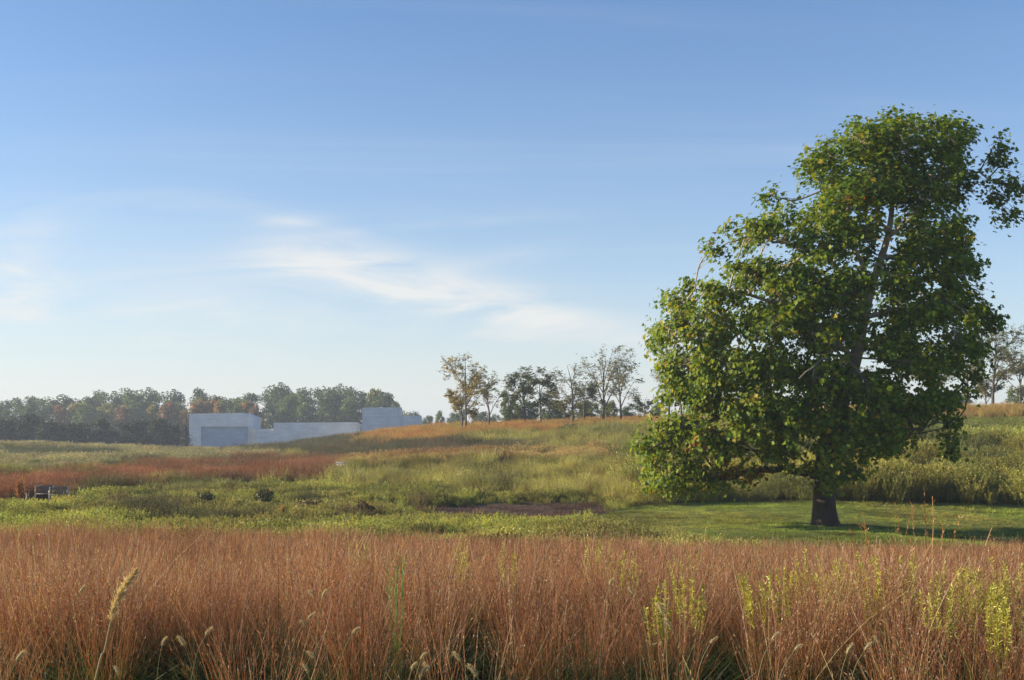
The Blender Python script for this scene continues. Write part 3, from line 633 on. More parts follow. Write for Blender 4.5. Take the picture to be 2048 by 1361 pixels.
for (c, r, rw, rh) in masses:
    half = 4.6 * math.sqrt(max(.06, 1 - ((c - 1680) / 420.0) ** 2)) * np.interp(r, [230, 330, 600, 850, 990], [.45, .75, 1, .95, .6])
    if c > 1940 or r < 300 and c > 1900: half *= .5
    if (c, r) in ((1675, 945), (1655, 965), (1700, 935)): deps = [-2.2]
    elif r > 920: deps = [-1.3, .6] if rw > 30 else [-1.2]
    else: deps = [-.72 * half, 0.0 + rs.normal(0, .4), .72 * half] if rw > 30 else [rs.normal(0, .3 * half)]
    for dy in deps:
        ctr = P(c + rs.normal(0, 6), r + rs.normal(0, 6), SD + dy); rx, rz = rw / ppm * 1.02, rh / ppm * 1.02; ry = min(rx, 1.3)
        d_ = np.linalg.norm(all_nodes - ctr, axis=1) + np.where(all_nodes[:, 2] > ctr[2] + .6, .8, 0); j = int(np.argmin(d_)); st = all_nodes[j]
        tgt = limbs[owner[j]][2]
        mid = st * .5 + ctr * .5 + rs.normal(0, .15, 3); pr, rr_ = smooth_path([st, mid, ctr], [min(node_r[j], .05), .03, .014], 4); add_tube(tgt, pr, rr_, 5)
        ncl = max(5, int(rx * rz * 22))
        for _ in range(ncl):
            dv = rs.normal(0, 1, 3); dv /= np.linalg.norm(dv); rad_ = rs.random() ** .30
            cc = ctr + dv * rad_ * np.array([rx, ry, rz])
            k0 = pr[rs.integers(3, len(pr))]; twp, twr = smooth_path([k0, (k0 + cc) / 2 + rs.normal(0, .06, 3), cc], [.014, .009, .005], 2); add_tube(tgt, twp, twr, 3)
            nlf = rs.integers(20, 32)
            q_ = cc + rs.normal(0, 1, (nlf, 3)) * np.array([.20, .20, .17])
            outw = unit(q_ - (ctr * .8 + crown_mid * .2) + [0, 0, .3])
            LP_.append(q_); LS_.append(rs.uniform(.12, .205, nlf))
            LN_.append(unit(outw * .7 + np.array([-.25, -.1, .55]) + rs.normal(0, .55, (nlf, 3))))
            LT_.append(unit(outw * np.array([1, 1, .2]) + np.array([0, 0, -.5]) + rs.normal(0, .5, (nlf, 3))))
            yel = np.clip(.16 + .22 * (1 - (c - 1290) / 500.) + rs.normal(0, .14), .0, .8)
            g1 = np.array([.085, .155, .008]); g2 = np.array([.19, .25, .012]); g3 = np.array([.38, .30, .02]); g4 = np.array([.25, .09, .02])
            u = rs.random(nlf)
            cl_ = np.where((u < yel * .25)[:, None], g3, np.where((u < yel + .34)[:, None], g2, g1))
            if (1430 < c < 1500 and r > 880) or rs.random() < .012: cl_ = np.where((rs.random(nlf) < .3)[:, None], g4, cl_)
            LC_.append(cl_ * (1 + rs.normal(0, .16, (nlf, 1))))
LPs = np.concatenate(LP_); LSs = np.concatenate(LS_); LNs = np.concatenate(LN_); LTs = np.concatenate(LT_); LCs = np.clip(np.concatenate(LC_), .006, .6)
NLEAF = len(LPs); print('leaves', NLEAF)
# the 280 leaves that show largest (those on the camera's side of the crown) are leaves of their own, the rest are one foliage mesh
front_k = np.argsort(LPs[:, 1] + rs.uniform(0, 3.5, NLEAF))[:280]
single = np.zeros(NLEAF, bool); single[front_k] = True
LVt = place_leaves(LPs, LSs, LNs, LTs)
nv = len(LV); m_ = ~single; cnt = int(m_.sum())
crown = mobj('crown', np_mesh('sycamore_crown', LVt[m_].reshape(-1, 3), (np.arange(cnt)[:, None, None] * nv + LF[None]).reshape(-1, 3), np.repeat(LCs[m_], nv, 0)), M_LEAF, syc)
crown.location = -Vector(syc_base); crown['kind'] = 'stuff'
leaf_cols = [(.085, .155, .008), (.19, .25, .012), (.38, .30, .02)]
leaf_me = [np_mesh('leaf_blade', LV, LF, np.tile(c, (nv, 1))) for c in leaf_cols]
for me in leaf_me: me.materials.append(M_LEAF)
from mathutils import Matrix
for k in front_k:
    z = Vector(unit(LNs[k])); y = Vector(LTs[k]); y = (y - y.dot(z) * z).normalized(); x = y.cross(z)
    o = bpy.data.objects.new('leaf', leaf_me[int(np.argmin([np.abs(LCs[k] - np.array(c)).sum() for c in leaf_cols]))]); COL.objects.link(o)
    o.parent = crown; s = float(LSs[k]); p = LPs[k]
    o.matrix_basis = Matrix(((x.x * s, y.x * s, z.x * s, p[0]), (x.y * s, y.y * s, z.y * s, p[1]), (x.z * s, y.z * s, z.z * s, p[2]), (0, 0, 0, 1)))
for pth, rad, aa in limbs:
    mobj('limb', aa.mesh('sycamore_limb', True), M_SYC, syc).location = -Vector(syc_base)

# ================================================================ sparse hill trees
def quads_at(rng, pos, ln, wd, flat, C, cvar=.2):
    n = len(pos); d = rng.normal(0, 1, (n, 3)); d[:, 2] *= flat; d = unit(d)
    s_ = unit(np.cross(d, unit(rng.normal(0, 1, (n, 3)) * [1, 1, .6] + [0, 0, .8]))); l = ln * rng.uniform(.6, 1.4, n)[:, None]; w = wd * rng.uniform(.6, 1.4, n)[:, None]
    V_ = np.stack([pos - d * l / 2, pos + s_ * w / 2, pos + d * l / 2, pos - s_ * w / 2], 1).reshape(-1, 3)
    C = np.asarray(C, float); C = np.tile(C, (n, 1)) if C.ndim == 1 else C
    return V_, np.arange(n * 4).reshape(-1, 4), np.repeat(np.clip(C * (1 + rng.normal(0, cvar, (n, 1))), .005, .6), 4, 0)
def hill_tree(name, base, height, width, seed, cols, label, group, leafy=1.0, trunk_frac=.30, vase=.55, thick=.012, cat='tree', nlimb=6, leaf=.17, low=0.0):
    rng = np.random.default_rng(seed); root = empty(name, base, label, cat, group)
    r0 = height * thick + .03; th_ = height * trunk_frac
    lean = rng.normal(0, .03, 2)
    tpts = [(0, 0, -.15), (lean[0] * th_ * .5, lean[1] * th_ * .5, th_ * .5), (lean[0] * th_, lean[1] * th_, th_), (lean[0] * height * .7 + rng.normal(0, .1), lean[1] * height, height * .62), (lean[0] * height + rng.normal(0, .2), rng.normal(0, .2), height * .90)]
    tp_, tr_ = smooth_path(tpts, [r0 * 1.25, r0, r0 * .85, r0 * .5, r0 * .15], 4)
    aa = Acc(); aa.add(*tube(tp_, tr_, 7)); mobj('trunk', aa.mesh('tree_trunk', True), M_BARK, root)
    tips = []
    for i in range(nlimb):
        f = (i + rng.random() * .6) / nlimb; z0 = th_ * (.75 - low) + (height * .66 - th_ * (.75 - low)) * f
        k = int(np.argmin(np.abs(tp_[:, 2] - z0))); st = tp_[k]; az = i * 2.4 + rng.normal(0, .4)
        reach = width * .5 * rng.uniform(.75, 1.05) * (1 - .35 * f); rise = (height - z0) * rng.uniform(.55, .9) * (vase + .45 * f)
        e = st + np.array([math.cos(az) * reach, math.sin(az) * reach * .8, rise])
        m1 = st + (e - st) * .45 + np.array([0, 0, rise * .06]); lp_, lr_ = smooth_path([st, m1, e], [tr_[k] * .62, tr_[k] * .36, .012], 4)
        la = Acc(); la.add(*tube(lp_, lr_, 5))
        for j in range(9):
            t0 = rng.uniform(.30, 1.0); s0, rr0 = along(lp_, lr_, t0)
            dv = unit(np.array([math.cos(az) * .7, math.sin(az) * .7, .55]) + rng.normal(0, .55, 3)); ln_ = (height * .16) * rng.uniform(.6, 1.25)
            e2 = s0 + dv * ln_; p2, r2 = smooth_path([s0, (s0 + e2) / 2 + rng.normal(0, .05, 3), e2], [max(rr0 * .55, .012), .014, .006], 2); la.add(*tube(p2, r2, 4))
            for u in range(4):
                q0, _ = along(p2, r2, rng.uniform(.3, 1)); dv2 = unit(dv * .6 + np.array([0, 0, .15]) + rng.normal(0, .6, 3)); e3 = q0 + dv2 * height * .075 * rng.uniform(.5, 1.3)
                la.add(*tube(np.array([q0, e3]), np.array([.010, .004]), 3)); tips.append((q0, e3))
        mobj('limb', la.mesh('tree_limb', True), M_BARK, root)
    pos, cc = [], []
    for q0, e3 in tips:
        if rng.random() > leafy * .95: continue
        n = int(rng.integers(9, 19) * min(1.6, max(.5, leafy))); t = rng.random((n, 1)) * 1.15
        pos.append(q0 + (e3 - q0) * t + rng.normal(0, 1, (n, 3)) * [.17, .17, .07]); cc.append(np.tile(np.array(cols[rng.integers(0, len(cols))]), (n, 1)))
    pos = np.concatenate(pos); cc = np.concatenate(cc)
    ca = Acc(); ca.add(*quads_at(rng, pos, leaf * 1.5, leaf * .6, .35, cc, .25)); cr_ = mobj('crown', ca.mesh('tree_crown'), M_FOL, root); cr_['kind'] = 'stuff'
    return root
GOLD = [(.40, .30, .07), (.32, .26, .07), (.22, .19, .05)]; OLIVE = [(.17, .17, .05), (.22, .19, .06), (.12, .13, .04)]; DKG = [(.08, .11, .035), (.11, .13, .04), (.15, .14, .05)]
def hill_spec(col, row_top, width_px, d, *args, **kw):
    x, y, z = on_ground(col, d); top = EYE - (row_top - HZ) / F * d
    return (x, y, z), top - z, width_px / F * d
HILL = [
    # column, top row, crown width px, distance, colours, leafiness, label
    (932, 704, 100, 138, GOLD, 1.0, 'tall golden-leaved locust tree at the left end of the hilltop row', dict(trunk_frac=.22, nlimb=7)),
    (924, 768, 62, 141, GOLD, 1.25, 'short yellow-olive locust growing against the tall golden one', dict(trunk_frac=.3)),
    (978, 746, 52, 136, OLIVE, .55, 'thin half-bare locust right of the tall golden tree', dict(trunk_frac=.35)),
    (1050, 732, 84, 140, DKG, 1.15, 'dark-leaved flat-topped hilltop locust with a pale trunk', dict(trunk_frac=.3, nlimb=7)),
    (1082, 740, 62, 147, DKG, 1.2, 'dark rounded hilltop locust behind the flat-topped one', dict(trunk_frac=.35)),
    (1128, 785, 46, 144, OLIVE, .7, 'small low locust with thin brownish foliage on the hilltop', dict(trunk_frac=.35)),
    (1146, 716, 66, 143, OLIVE, .55, 'slender open-crowned locust left of the forked hilltop tree', dict(trunk_frac=.3)),
    (1168, 758, 56, 150, DKG, .95, 'shorter dark locust tucked beside the forked hilltop tree', dict(trunk_frac=.4)),
    (1206, 702, 92, 139, OLIVE, .6, 'tall locust forking low into a V of upswept limbs', dict(trunk_frac=.26, vase=.85, nlimb=8, thick=.016)),
    (1243, 705, 70, 137, OLIVE, .62, 'tall layered locust right of the forked one', dict(trunk_frac=.3, nlimb=8)),
    (1288, 792, 72, 152, DKG, .7, 'low round thicket tree near the sycamore side of the hilltop row', dict(trunk_frac=.1, nlimb=8)),
    (1338, 716, 66, 142, OLIVE, .5, 'thin hilltop locust partly hidden by the sycamore crown', dict(trunk_frac=.4)),
    (1985, 628, 118, 124, OLIVE, .95, 'tall airy locust on the crest right of the sycamore', dict(trunk_frac=.3, nlimb=8)),
    (1936, 690, 70, 122, OLIVE, .9, 'slim locust close behind the right edge of the sycamore crown', dict(trunk_frac=.45)),
    (1972, 745, 60, 130, OLIVE, 1.0, 'small leafy locust beneath the tall airy crest tree', dict(trunk_frac=.3)),
    (2040, 690, 90, 128, OLIVE, 1.1, 'broad leafy locust at the far end of the crest', dict(trunk_frac=.3, nlimb=7)),
    (1700, 730, 90, 132, OLIVE, .9, 'hilltop locust glimpsed through the sycamore crown', dict(trunk_frac=.35)),
    (1860, 720, 80, 126, OLIVE, .9, 'crest locust seen behind the sycamore right-hand leaves', dict(trunk_frac=.35))]
for k, (c, rt, wpx, d, cols, lf, lab, kw) in enumerate(HILL):
    b, h, w = hill_spec(c, rt, wpx, d)
    hill_tree('locust_tree', b, h, w, 300 + k, cols, lab, 'sparse trees along the hilltop', lf, **kw)

# ================================================================ the woods: prototypes copied tree by tree
def wood_proto(seed, h, w, colors, leaf=.6, nl=4500, conifer=False):
    rng = np.random.default_rng(seed); aa = Acc(); r0 = h * .018 + .05
    tp_, tr_ = smooth_path([(0, 0, -.3), (.1, .1, h * .3), (rng.normal(0, .2), 0, h * .6), (0, 0, h * .92)], [r0 * 1.3, r0, r0 * .6, .04], 3); aa.add(*tube(tp_, tr_, 6))
    pos, cc = [], []
    if conifer:
        for i in range(34):
            f = i / 34; z = h * (.06 + .9 * f); n = int(90 * (1 - f) + 8)
            for b_ in range(7):
                az = b_ * .9 + i * .6; rch = w / 2 * (1 - f) ** .8 * rng.uniform(.7, 1.1); t = rng.random((max(3, n // 7), 1))
                e = np.array([math.cos(az) * rch, math.sin(az) * rch, -.18 * rch])
                pos.append(np.array([0, 0, z]) + e * t + rng.normal(0, .10, (len(t), 3))); cc.append(np.tile(colors[0], (len(t), 1)))
    else:
        nb = 30
        for i in range(nb):
            v = rng.normal(0, 1, 3); v /= np.linalg.norm(v); v[2] = abs(v[2]) * 1.1 - .35 if rng.random() < .8 else v[2]
            c0 = np.array([v[0] * w * .36, v[1] * w * .36, h * (.14 + .78 * (i + rng.random()) / nb)]); c0[:2] *= 1.05 if c0[2] < h * .7 else .75; br = w * rng.uniform(.13, .23)
            s0, _ = along(tp_, tr_, np.clip((c0[2] - h * .25) / h, .2, .9)); p2, r2 = smooth_path([s0, (s0 + c0) / 2 + [0, 0, -.2], c0], [.14, .08, .03], 2); aa.add(*tube(p2, r2, 4))
            col_ = np.array(colors[rng.integers(0, len(colors))]); n = nl // nb
            d_ = unit(rng.normal(0, 1, (n, 3))); rr = (rng.random((n, 1)) ** .45)
            lump = 1 + .35 * np.sin(d_[:, :1] * 5 + i) * np.sin(d_[:, 1:2] * 6 + i * 2) * np.cos(d_[:, 2:] * 5)
            pos.append(c0 + d_ * rr * lump * br * [1, 1, .85]); cc.append(np.tile(col_, (n, 1)))
    ca = Acc(); ca.add(*quads_at(rng, np.concatenate(pos), leaf, leaf * .65, .8, np.concatenate(cc), .24))
    tm = aa.mesh('wood_trunk', True); cm = ca.mesh('wood_crown'); tm.materials.append(M_BARK); cm.materials.append(M_FOL)
    return tm, cm, h, w
DG = [(.075, .12, .03), (.10, .14, .035), (.08, .11, .04)]; MG = [(.125, .18, .04), (.15, .19, .045), (.12, .16, .045)]; YG = [(.22, .23, .05), (.27, .24, .05), (.17, .19, .05)]
OR = [(.40, .21, .05), (.33, .20, .06), (.24, .18, .05)]; RD = [(.34, .15, .06), (.25, .15, .07), (.18, .14, .06)]; SHADE_G = [(.035, .055, .024), (.045, .065, .026), (.05, .06, .028)]  # last set: shade of the front row put into the leaf colour
PROT = {'dark': [wood_proto(1, 15, 9, DG), wood_proto(2, 17, 10, DG), wood_proto(12, 16, 9.5, DG)], 'mid': [wood_proto(3, 15, 9, MG), wood_proto(4, 16, 10, MG), wood_proto(14, 16, 9, MG)], 'yellow': [wood_proto(5, 12, 8, YG), wood_proto(15, 12, 8.5, YG)],
        'orange': [wood_proto(6, 10, 7, OR), wood_proto(16, 9, 6.5, OR)], 'red': [wood_proto(7, 10, 7, RD)], 'shade_dark': [wood_proto(8, 9, 8, SHADE_G, .45), wood_proto(9, 8, 7.5, SHADE_G, .45), wood_proto(19, 9, 7.5, SHADE_G, .45)],
        'conifer': [wood_proto(10, 7, 3.6, [(.022, .04, .022)], .28, conifer=True)]}
wr = np.random.default_rng(9)
def plant_tree(kind, col, row_top, width_px, d, label=None, group=None, name='woodland_tree', cat='tree'):
    tm, cm, h, w = PROT[kind][wr.integers(0, len(PROT[kind]))]
    x, y, z = on_ground(col, d)
    top = EYE - (row_top - HZ) / F * d; H_ = max(2.0, top - z); W_ = width_px / F * d
    if label is None:
        if kind == 'shade_dark': label, group = ('low tree in the row before the wood, leaf colour darkened for shade', 'dark shaded trees before the wood')
        else:
            look = {'dark': 'dark green broadleaf tree', 'mid': 'mid-green rounded broadleaf tree', 'yellow': 'yellow-green turning tree', 'orange': 'small orange autumn tree', 'red': 'rusty red-brown autumn tree'}[kind]
            row_ = 'on the skyline of the wood' if d > 396 else ('in the middle of the wood' if d > 372 else 'at the front of the wood')
            where = 'above the dark shaded row' if col < 372 else ('behind the boxy pavilion' if col < 510 else ('behind the long low pavilion' if col < 722 else 'behind the tall stepped pavilion'))
            label = look + ' ' + row_ + ' ' + where; group = 'trees: ' + label
    r = empty(name, (x, y, z), label, cat, group)
    r.rotation_euler.z = wr.random() * 6.28; r.scale = (W_ / w, W_ / w, H_ / h)
    mobj('trunk', tm, None, r); c = mobj('crown', cm, None, r); c['kind'] = 'stuff'
    return r
# skyline of the left wood read from the photograph (column, top row)
SKYL = ([-120, 0, 60, 120, 180, 250, 330, 380, 430, 450, 480, 520, 570, 620, 680, 720, 750, 790], [800, 800, 796, 790, 786, 782, 779, 775, 782, 785, 779, 770, 767, 768, 772, 776, 776, 788])
for c in np.arange(-110, 800, 38):
    cc = c + wr.normal(0, 7); rt = np.interp(cc, *SKYL) + wr.normal(1, 4)
    plant_tree('mid' if wr.random() < (.35 if cc < 400 else .25) else 'dark', cc, rt, wr.uniform(60, 84), 405 + wr.uniform(-15, 25))
for c in np.arange(-90, 790, 44):
    cc = c + wr.normal(0, 8); rt = np.interp(cc, *SKYL) + wr.uniform(12, 24)
    kd = 'mid' if cc > 440 or wr.random() < .5 else ('yellow' if wr.random() < .7 else 'dark')
    plant_tree(kd, cc, rt, wr.uniform(52, 72), 385 + wr.uniform(-8, 8))
for (c, rt, w_, kd) in [(60, 806, 50, 'dark'), (125, 812, 40, 'red'), (165, 808, 50, 'mid'), (210, 818, 46, 'yellow'), (240, 812, 40, 'red'), (262, 812, 44, 'yellow'), (305, 808, 46, 'yellow'), (330, 806, 40, 'red'), (345, 815, 40, 'yellow'),
                        (362, 820, 34, 'orange'), (372, 835, 26, 'orange'), (392, 798, 42, 'orange'), (420, 800, 40, 'red'), (440, 803, 34, 'orange'), (470, 806, 38, 'mid'), (492, 802, 40, 'orange'), (505, 812, 30, 'red'), (0, 812, 44, 'mid'), (-40, 815, 50, 'dark')]:
    plant_tree(kd, c, rt, w_, 362 + wr.uniform(-6, 6))
plant_tree('orange', 519, 836, 22, 350)
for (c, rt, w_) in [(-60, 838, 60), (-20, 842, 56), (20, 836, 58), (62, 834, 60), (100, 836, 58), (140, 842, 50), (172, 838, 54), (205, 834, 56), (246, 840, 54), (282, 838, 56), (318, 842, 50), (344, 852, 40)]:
    plant_tree('shade_dark', c, rt + wr.uniform(-9, 7), w_ * wr.uniform(.85, 1.25), 262 + wr.uniform(-6, 6))
plant_tree('conifer', 372, 850, 38, 255, 'small dark evergreen conifer at the corner of the left pavilion', None, 'conifer_tree')
# trees behind the right-hand pavilion and the low line beyond the hill
plant_tree('dark', 765, 782, 62, 380); plant_tree('yellow', 748, 774, 40, 390); plant_tree('dark', 788, 800, 40, 372)
for c in np.arange(806, 1340, 24):
    cc = c + wr.normal(0, 4)
    plant_tree('dark' if wr.random() < .6 else 'mid', cc, wr.uniform(818, 830), wr.uniform(26, 40), 330 + wr.uniform(-20, 20), 'small far dark tree showing just above the brow of the hill', 'far trees beyond the hill')
for (c, rt, w_, kd) in [(1020, 780, 46, 'mid'), (1058, 798, 50, 'mid'), (1100, 795, 46, 'dark'), (1122, 802, 44, 'dark'), (1030, 806, 44, 'yellow'), (1180, 800, 46, 'mid'), (1216, 798, 42, 'yellow'), (1160, 806, 40, 'yellow'), (1310, 806, 44, 'mid'), (1250, 812, 40, 'dark')]:
    plant_tree(kd, c, rt, w_, 185 + wr.uniform(-8, 8), {'mid': 'round mid-green bush tree just behind the hilltop locusts', 'dark': 'round dark green bush tree just behind the hilltop locusts', 'yellow': 'round yellow-green bush tree just behind the hilltop locusts'}[kd], {'mid': 'mid-green bush trees behind the hilltop row', 'dark': 'dark bush trees behind the hilltop row', 'yellow': 'yellow-green bush trees behind the hilltop row'}[kd])
for (c, rt, w_, kd) in [(2035, 770, 50, 'mid'), (2075, 770, 60, 'dark'), (1925, 790, 50, 'mid'), (1890, 788, 50, 'dark'), (1800, 795, 60, 'mid'), (1400, 808, 60, 'dark'), (1470, 806, 60, 'mid'), (1550, 804, 60, 'dark'), (1630, 802, 60, 'mid'), (1720, 800, 60, 'dark')]:
    plant_tree(kd, c, rt, w_, 190 + wr.uniform(-8, 8), {'mid': 'mid-green bush tree low behind the crest beyond the sycamore', 'dark': 'dark green bush tree low behind the crest beyond the sycamore'}[kd], {'mid': 'mid-green bushes beyond the crest', 'dark': 'dark bushes beyond the crest'}[kd])

# ================================================================ concrete pavilions
def turn(x, z, y, x0):
    yy = y + (x - x0) * math.tan(R(4)); k = yy / y
    return (x * k, yy, EYE + (z - EYE) * k)
def prism(front, y0, y1):
    """front: outline (x,z) counter-clockwise as seen from the camera"""
    n = len(front); f = np.array(front, float)
    V_ = np.concatenate([np.column_stack([f[:, 0], np.full(n, y0), f[:, 1]]), np.column_stack([f[:, 0], np.full(n, y1), f[:, 1]])])
    me = bpy.data.meshes.new('block'); faces = [list(range(n)), list(range(2 * n - 1, n - 1, -1))] + [[(k + 1) % n, k, n + k, n + (k + 1) % n] for k in range(n)]
    me.from_pydata([tuple(v) for v in V_], [], faces); me.update()
    return me
def fx(c, d): return (c - CX) / F * d
def fz(r, d): return EYE - (r - HZ) / F * d
BZ = -4.0
d = 322.0
pav = empty('concrete_pavilion', (fx(440, d), d, BZ), 'boxy pale concrete pavilion with a blue-grey recessed front beside the dark wood', 'building')
def pblock(name, pts, y0, y1, mat, parent, org):
    me = prism(pts, y0, y1); n_ = len(pts)
    for k, (x, z) in enumerate(pts):
        f_ = turn(x, z, y0, org[0]); dpt = (y1 - y0)
        me.vertices[k].co = Vector(f_) - org; me.vertices[n_ + k].co = Vector((f_[0] - math.sin(R(4)) * dpt, f_[1] + math.cos(R(4)) * dpt, f_[2])) - org
    me.update(); return mobj(name, me, mat, parent)
org = pav.location
# front frame of the box: two piers and a head round the recess
xl, xr, xa, xb = fx(378, d), fx(506, d), fx(402, d), fx(496, d); zt = fz(827, d); zr = fz(854, d)
pblock('wall_pier', [(xl, BZ), (xa, BZ), (xa, zr), (xl, zr)], d, d + 1.2, M_CONC, pav, org)
pblock('wall_pier', [(xb, BZ), (xr, BZ), (xr, zr), (xb, zr)], d, d + 1.2, M_CONC, pav, org)
pblock('wall_head', [(xl, zr), (xr, zr), (xr, fz(834, d)), (fx(484, d), fz(826, d)), (xl, fz(828, d))], d, d + 1.2, M_CONC, pav, org)
pblock('recessed_panel', [(xa, BZ), (xb, BZ), (xb, zr), (xa, zr)], d + .7, d + 1.1, M_CONC_SKY, pav, org)
pblock('main_block', [(xl + .02, BZ), (xr - .02, BZ), (xr - .02, fz(834, d) - .05), (fx(484, d), fz(826, d) - .05), (xl + .02, fz(828, d) - .05)], d + 1.2, d + 15, M_CONC, pav, org)
pblock('side_wing', [(fx(505, d) , BZ), (fx(515.5, d), BZ), (fx(515.5, d), fz(858, d)), (fx(505, d), fz(856, d))], d - 1.5, d + 9, M_CONC3, pav, org)
d = 300.0
pav2 = empty('concrete_pavilion', (fx(620, d), d, BZ), 'long low concrete pavilion between the boxy one and the tower-like one', 'building'); org = pav2.location
pblock('low_block', [(fx(512, d), BZ), (fx(547, d), BZ), (fx(547, d), fz(858, d)), (fx(512, d), fz(858, d))], d + .6, d + 9, M_CONC, pav2, org)
pblock('main_block', [(fx(547, d), BZ), (fx(713, d), BZ), (fx(713, d), fz(845, d)), (fx(547, d), fz(846, d))], d, d + 12, M_CONC, pav2, org)
pblock('end_wall', [(fx(713, d), BZ), (fx(720, d), BZ), (fx(720, d), fz(851, d)), (fx(713, d), fz(845, d))], d - .05, d + 10, M_CONC3, pav2, org)
d = 284.0
pav3 = empty('concrete_pavilion', (fx(780, d), d, BZ), 'tall stepped concrete pavilion half sunk behind the rising hill', 'building'); org = pav3.location
pblock('tower_block', [(fx(724.5, d), BZ), (fx(802, d), BZ), (fx(802, d), fz(815, d)), (fx(724.5, d), fz(815.6, d))], d, d + 13, M_CONC, pav3, org)
pblock('low_block', [(fx(802, d), BZ), (fx(843, d), BZ), (fx(843, d), fz(831.5, d)), (fx(802, d), fz(832, d))], d + .3, d + 12, M_CONC, pav3, org)
pblock('roof_vent', [(fx(756, d), fz(815.4, d)), (fx(763, d), fz(815.4, d)), (fx(762, d), fz(813.8, d)), (fx(757, d), fz(813.8, d))], d + 3, d + 4, M_CONC, pav3, org)
# dark clipped hedge at the foot of the left pavilion
def shrub(name, col, row_top, wpx, d, cols, label, group=None, seed=0, n=1500, leaf=.06, spiky=False, cat='shrub', hmin=.5):
    rng = np.random.default_rng(seed + 900); x, y, z = on_ground(col, d); h = max(hmin, EYE - (row_top - HZ) / F * d - z); w = wpx / F * d
    root = empty(name, (x, y, z), label, cat, group); sa = Acc(); ca = Acc()
    ns = 40 if spiky else 16
    p = stems(rng, ns, h * .6, h * .98, w * .2, .5 * w / h * .5, .35 * w / h * .5, .03 if spiky else .02, .008, [(0, tuple(np.array(cols[0]) * .8)), (1, cols[1])], 5); sa.add(*ribbons(*p))
    mobj('stem_clump', sa.mesh('shrub_stems'), M_PLANT, root)
    d_ = unit(rng.normal(0, 1, (n, 3))); rr = rng.random((n, 1)) ** .4
    lump = 1 + .28 * np.sin(d_[:, :1] * 4 + seed) * np.cos(d_[:, 2:] * 5 + seed)
    pos = np.array([0, 0, h * .52]) + d_ * rr * lump * [w * .5, w * .45, h * .5]
    cc = np.array(cols)[rng.integers(0, len(cols), n)]
    ca.add(*quads_at(rng, pos, leaf * 1.8, leaf * .8, 1.6 if spiky else .8, cc, .25)); f_ = mobj('foliage', ca.mesh('shrub_foliage'), M_PLANT, root); f_['kind'] = 'stuff'
    return root
for k, (c, rt, w_) in enumerate([(362, 893, 30), (382, 895, 28), (398, 897, 22)]):
    shrub('hedge_bush', c, rt, w_, 248, [(.03, .03, .028), (.045, .035, .035), (.03, .04, .03)], 'low dark purplish bush at the foot of the boxy pavilion', 'dark bushes at the pavilion foot', 40 + k, 900, .35)
# ================================================================ valley shrubs and tussocks
DKB = [(.08, .10, .035), (.11, .12, .04), (.16, .14, .05)]; RUB = [(.17, .08, .03), (.12, .08, .03), (.08, .07, .03)]; BGR = [(.05, .085, .04), (.075, .10, .045), (.10, .11, .04)]
for k, (c, rt, w_, d, cols, lab, sp_) in enumerate([
    (410, 982, 42, 55, DKB, 'dark upright tussock on the valley floor left of the brown tussock', True), (527, 976, 36, 56, DKB, 'dark green tussock beside a clump of orange stalks', True),
    (727, 1004, 44, 50, RUB, 'round russet-topped bush at the edge of the hollow', False), (862, 944, 22, 84, DKB, 'small dark shrub on the slope beyond the hollow', False),
    (905, 944, 24, 82, BGR, 'small blue-green shrub on the slope beside a dark one', False), (1116, 930, 22, 86, BGR, 'small round green shrub alone on the open hillside', False),
    (250, 992, 80, 60, DKB, 'long low dark shrub on the valley floor below the red-brown swath', False), (625, 1000, 70, 54, RUB, 'loose brownish shrub in the middle of the valley floor', False),
    (1140, 850, 40, 122, BGR, 'low grey-green shrub near the top of the hill', False), (1870, 935, 50, 76, BGR, 'grey-green leafy shrub on the slope behind the sycamore shadow', False),
    (1790, 905, 46, 80, BGR, 'small grey-green shrub higher on the slope right of the trunk', False), (2035, 940, 60, 74, DKB, 'dark leafy shrub at the far end of the herb slope', False),
    (1700, 955, 44, 68, BGR, 'blue-green shrub just behind the sycamore trunk', False), (1340, 985, 44, 60, DKB, 'dark shrub under the lowest sycamore branch', False)]):
    shrub('shrub', c, rt, w_, d, cols, lab, 'shrubs scattered over the valley', 60 + k, 1300, .07 if d < 70 else .11, sp_)

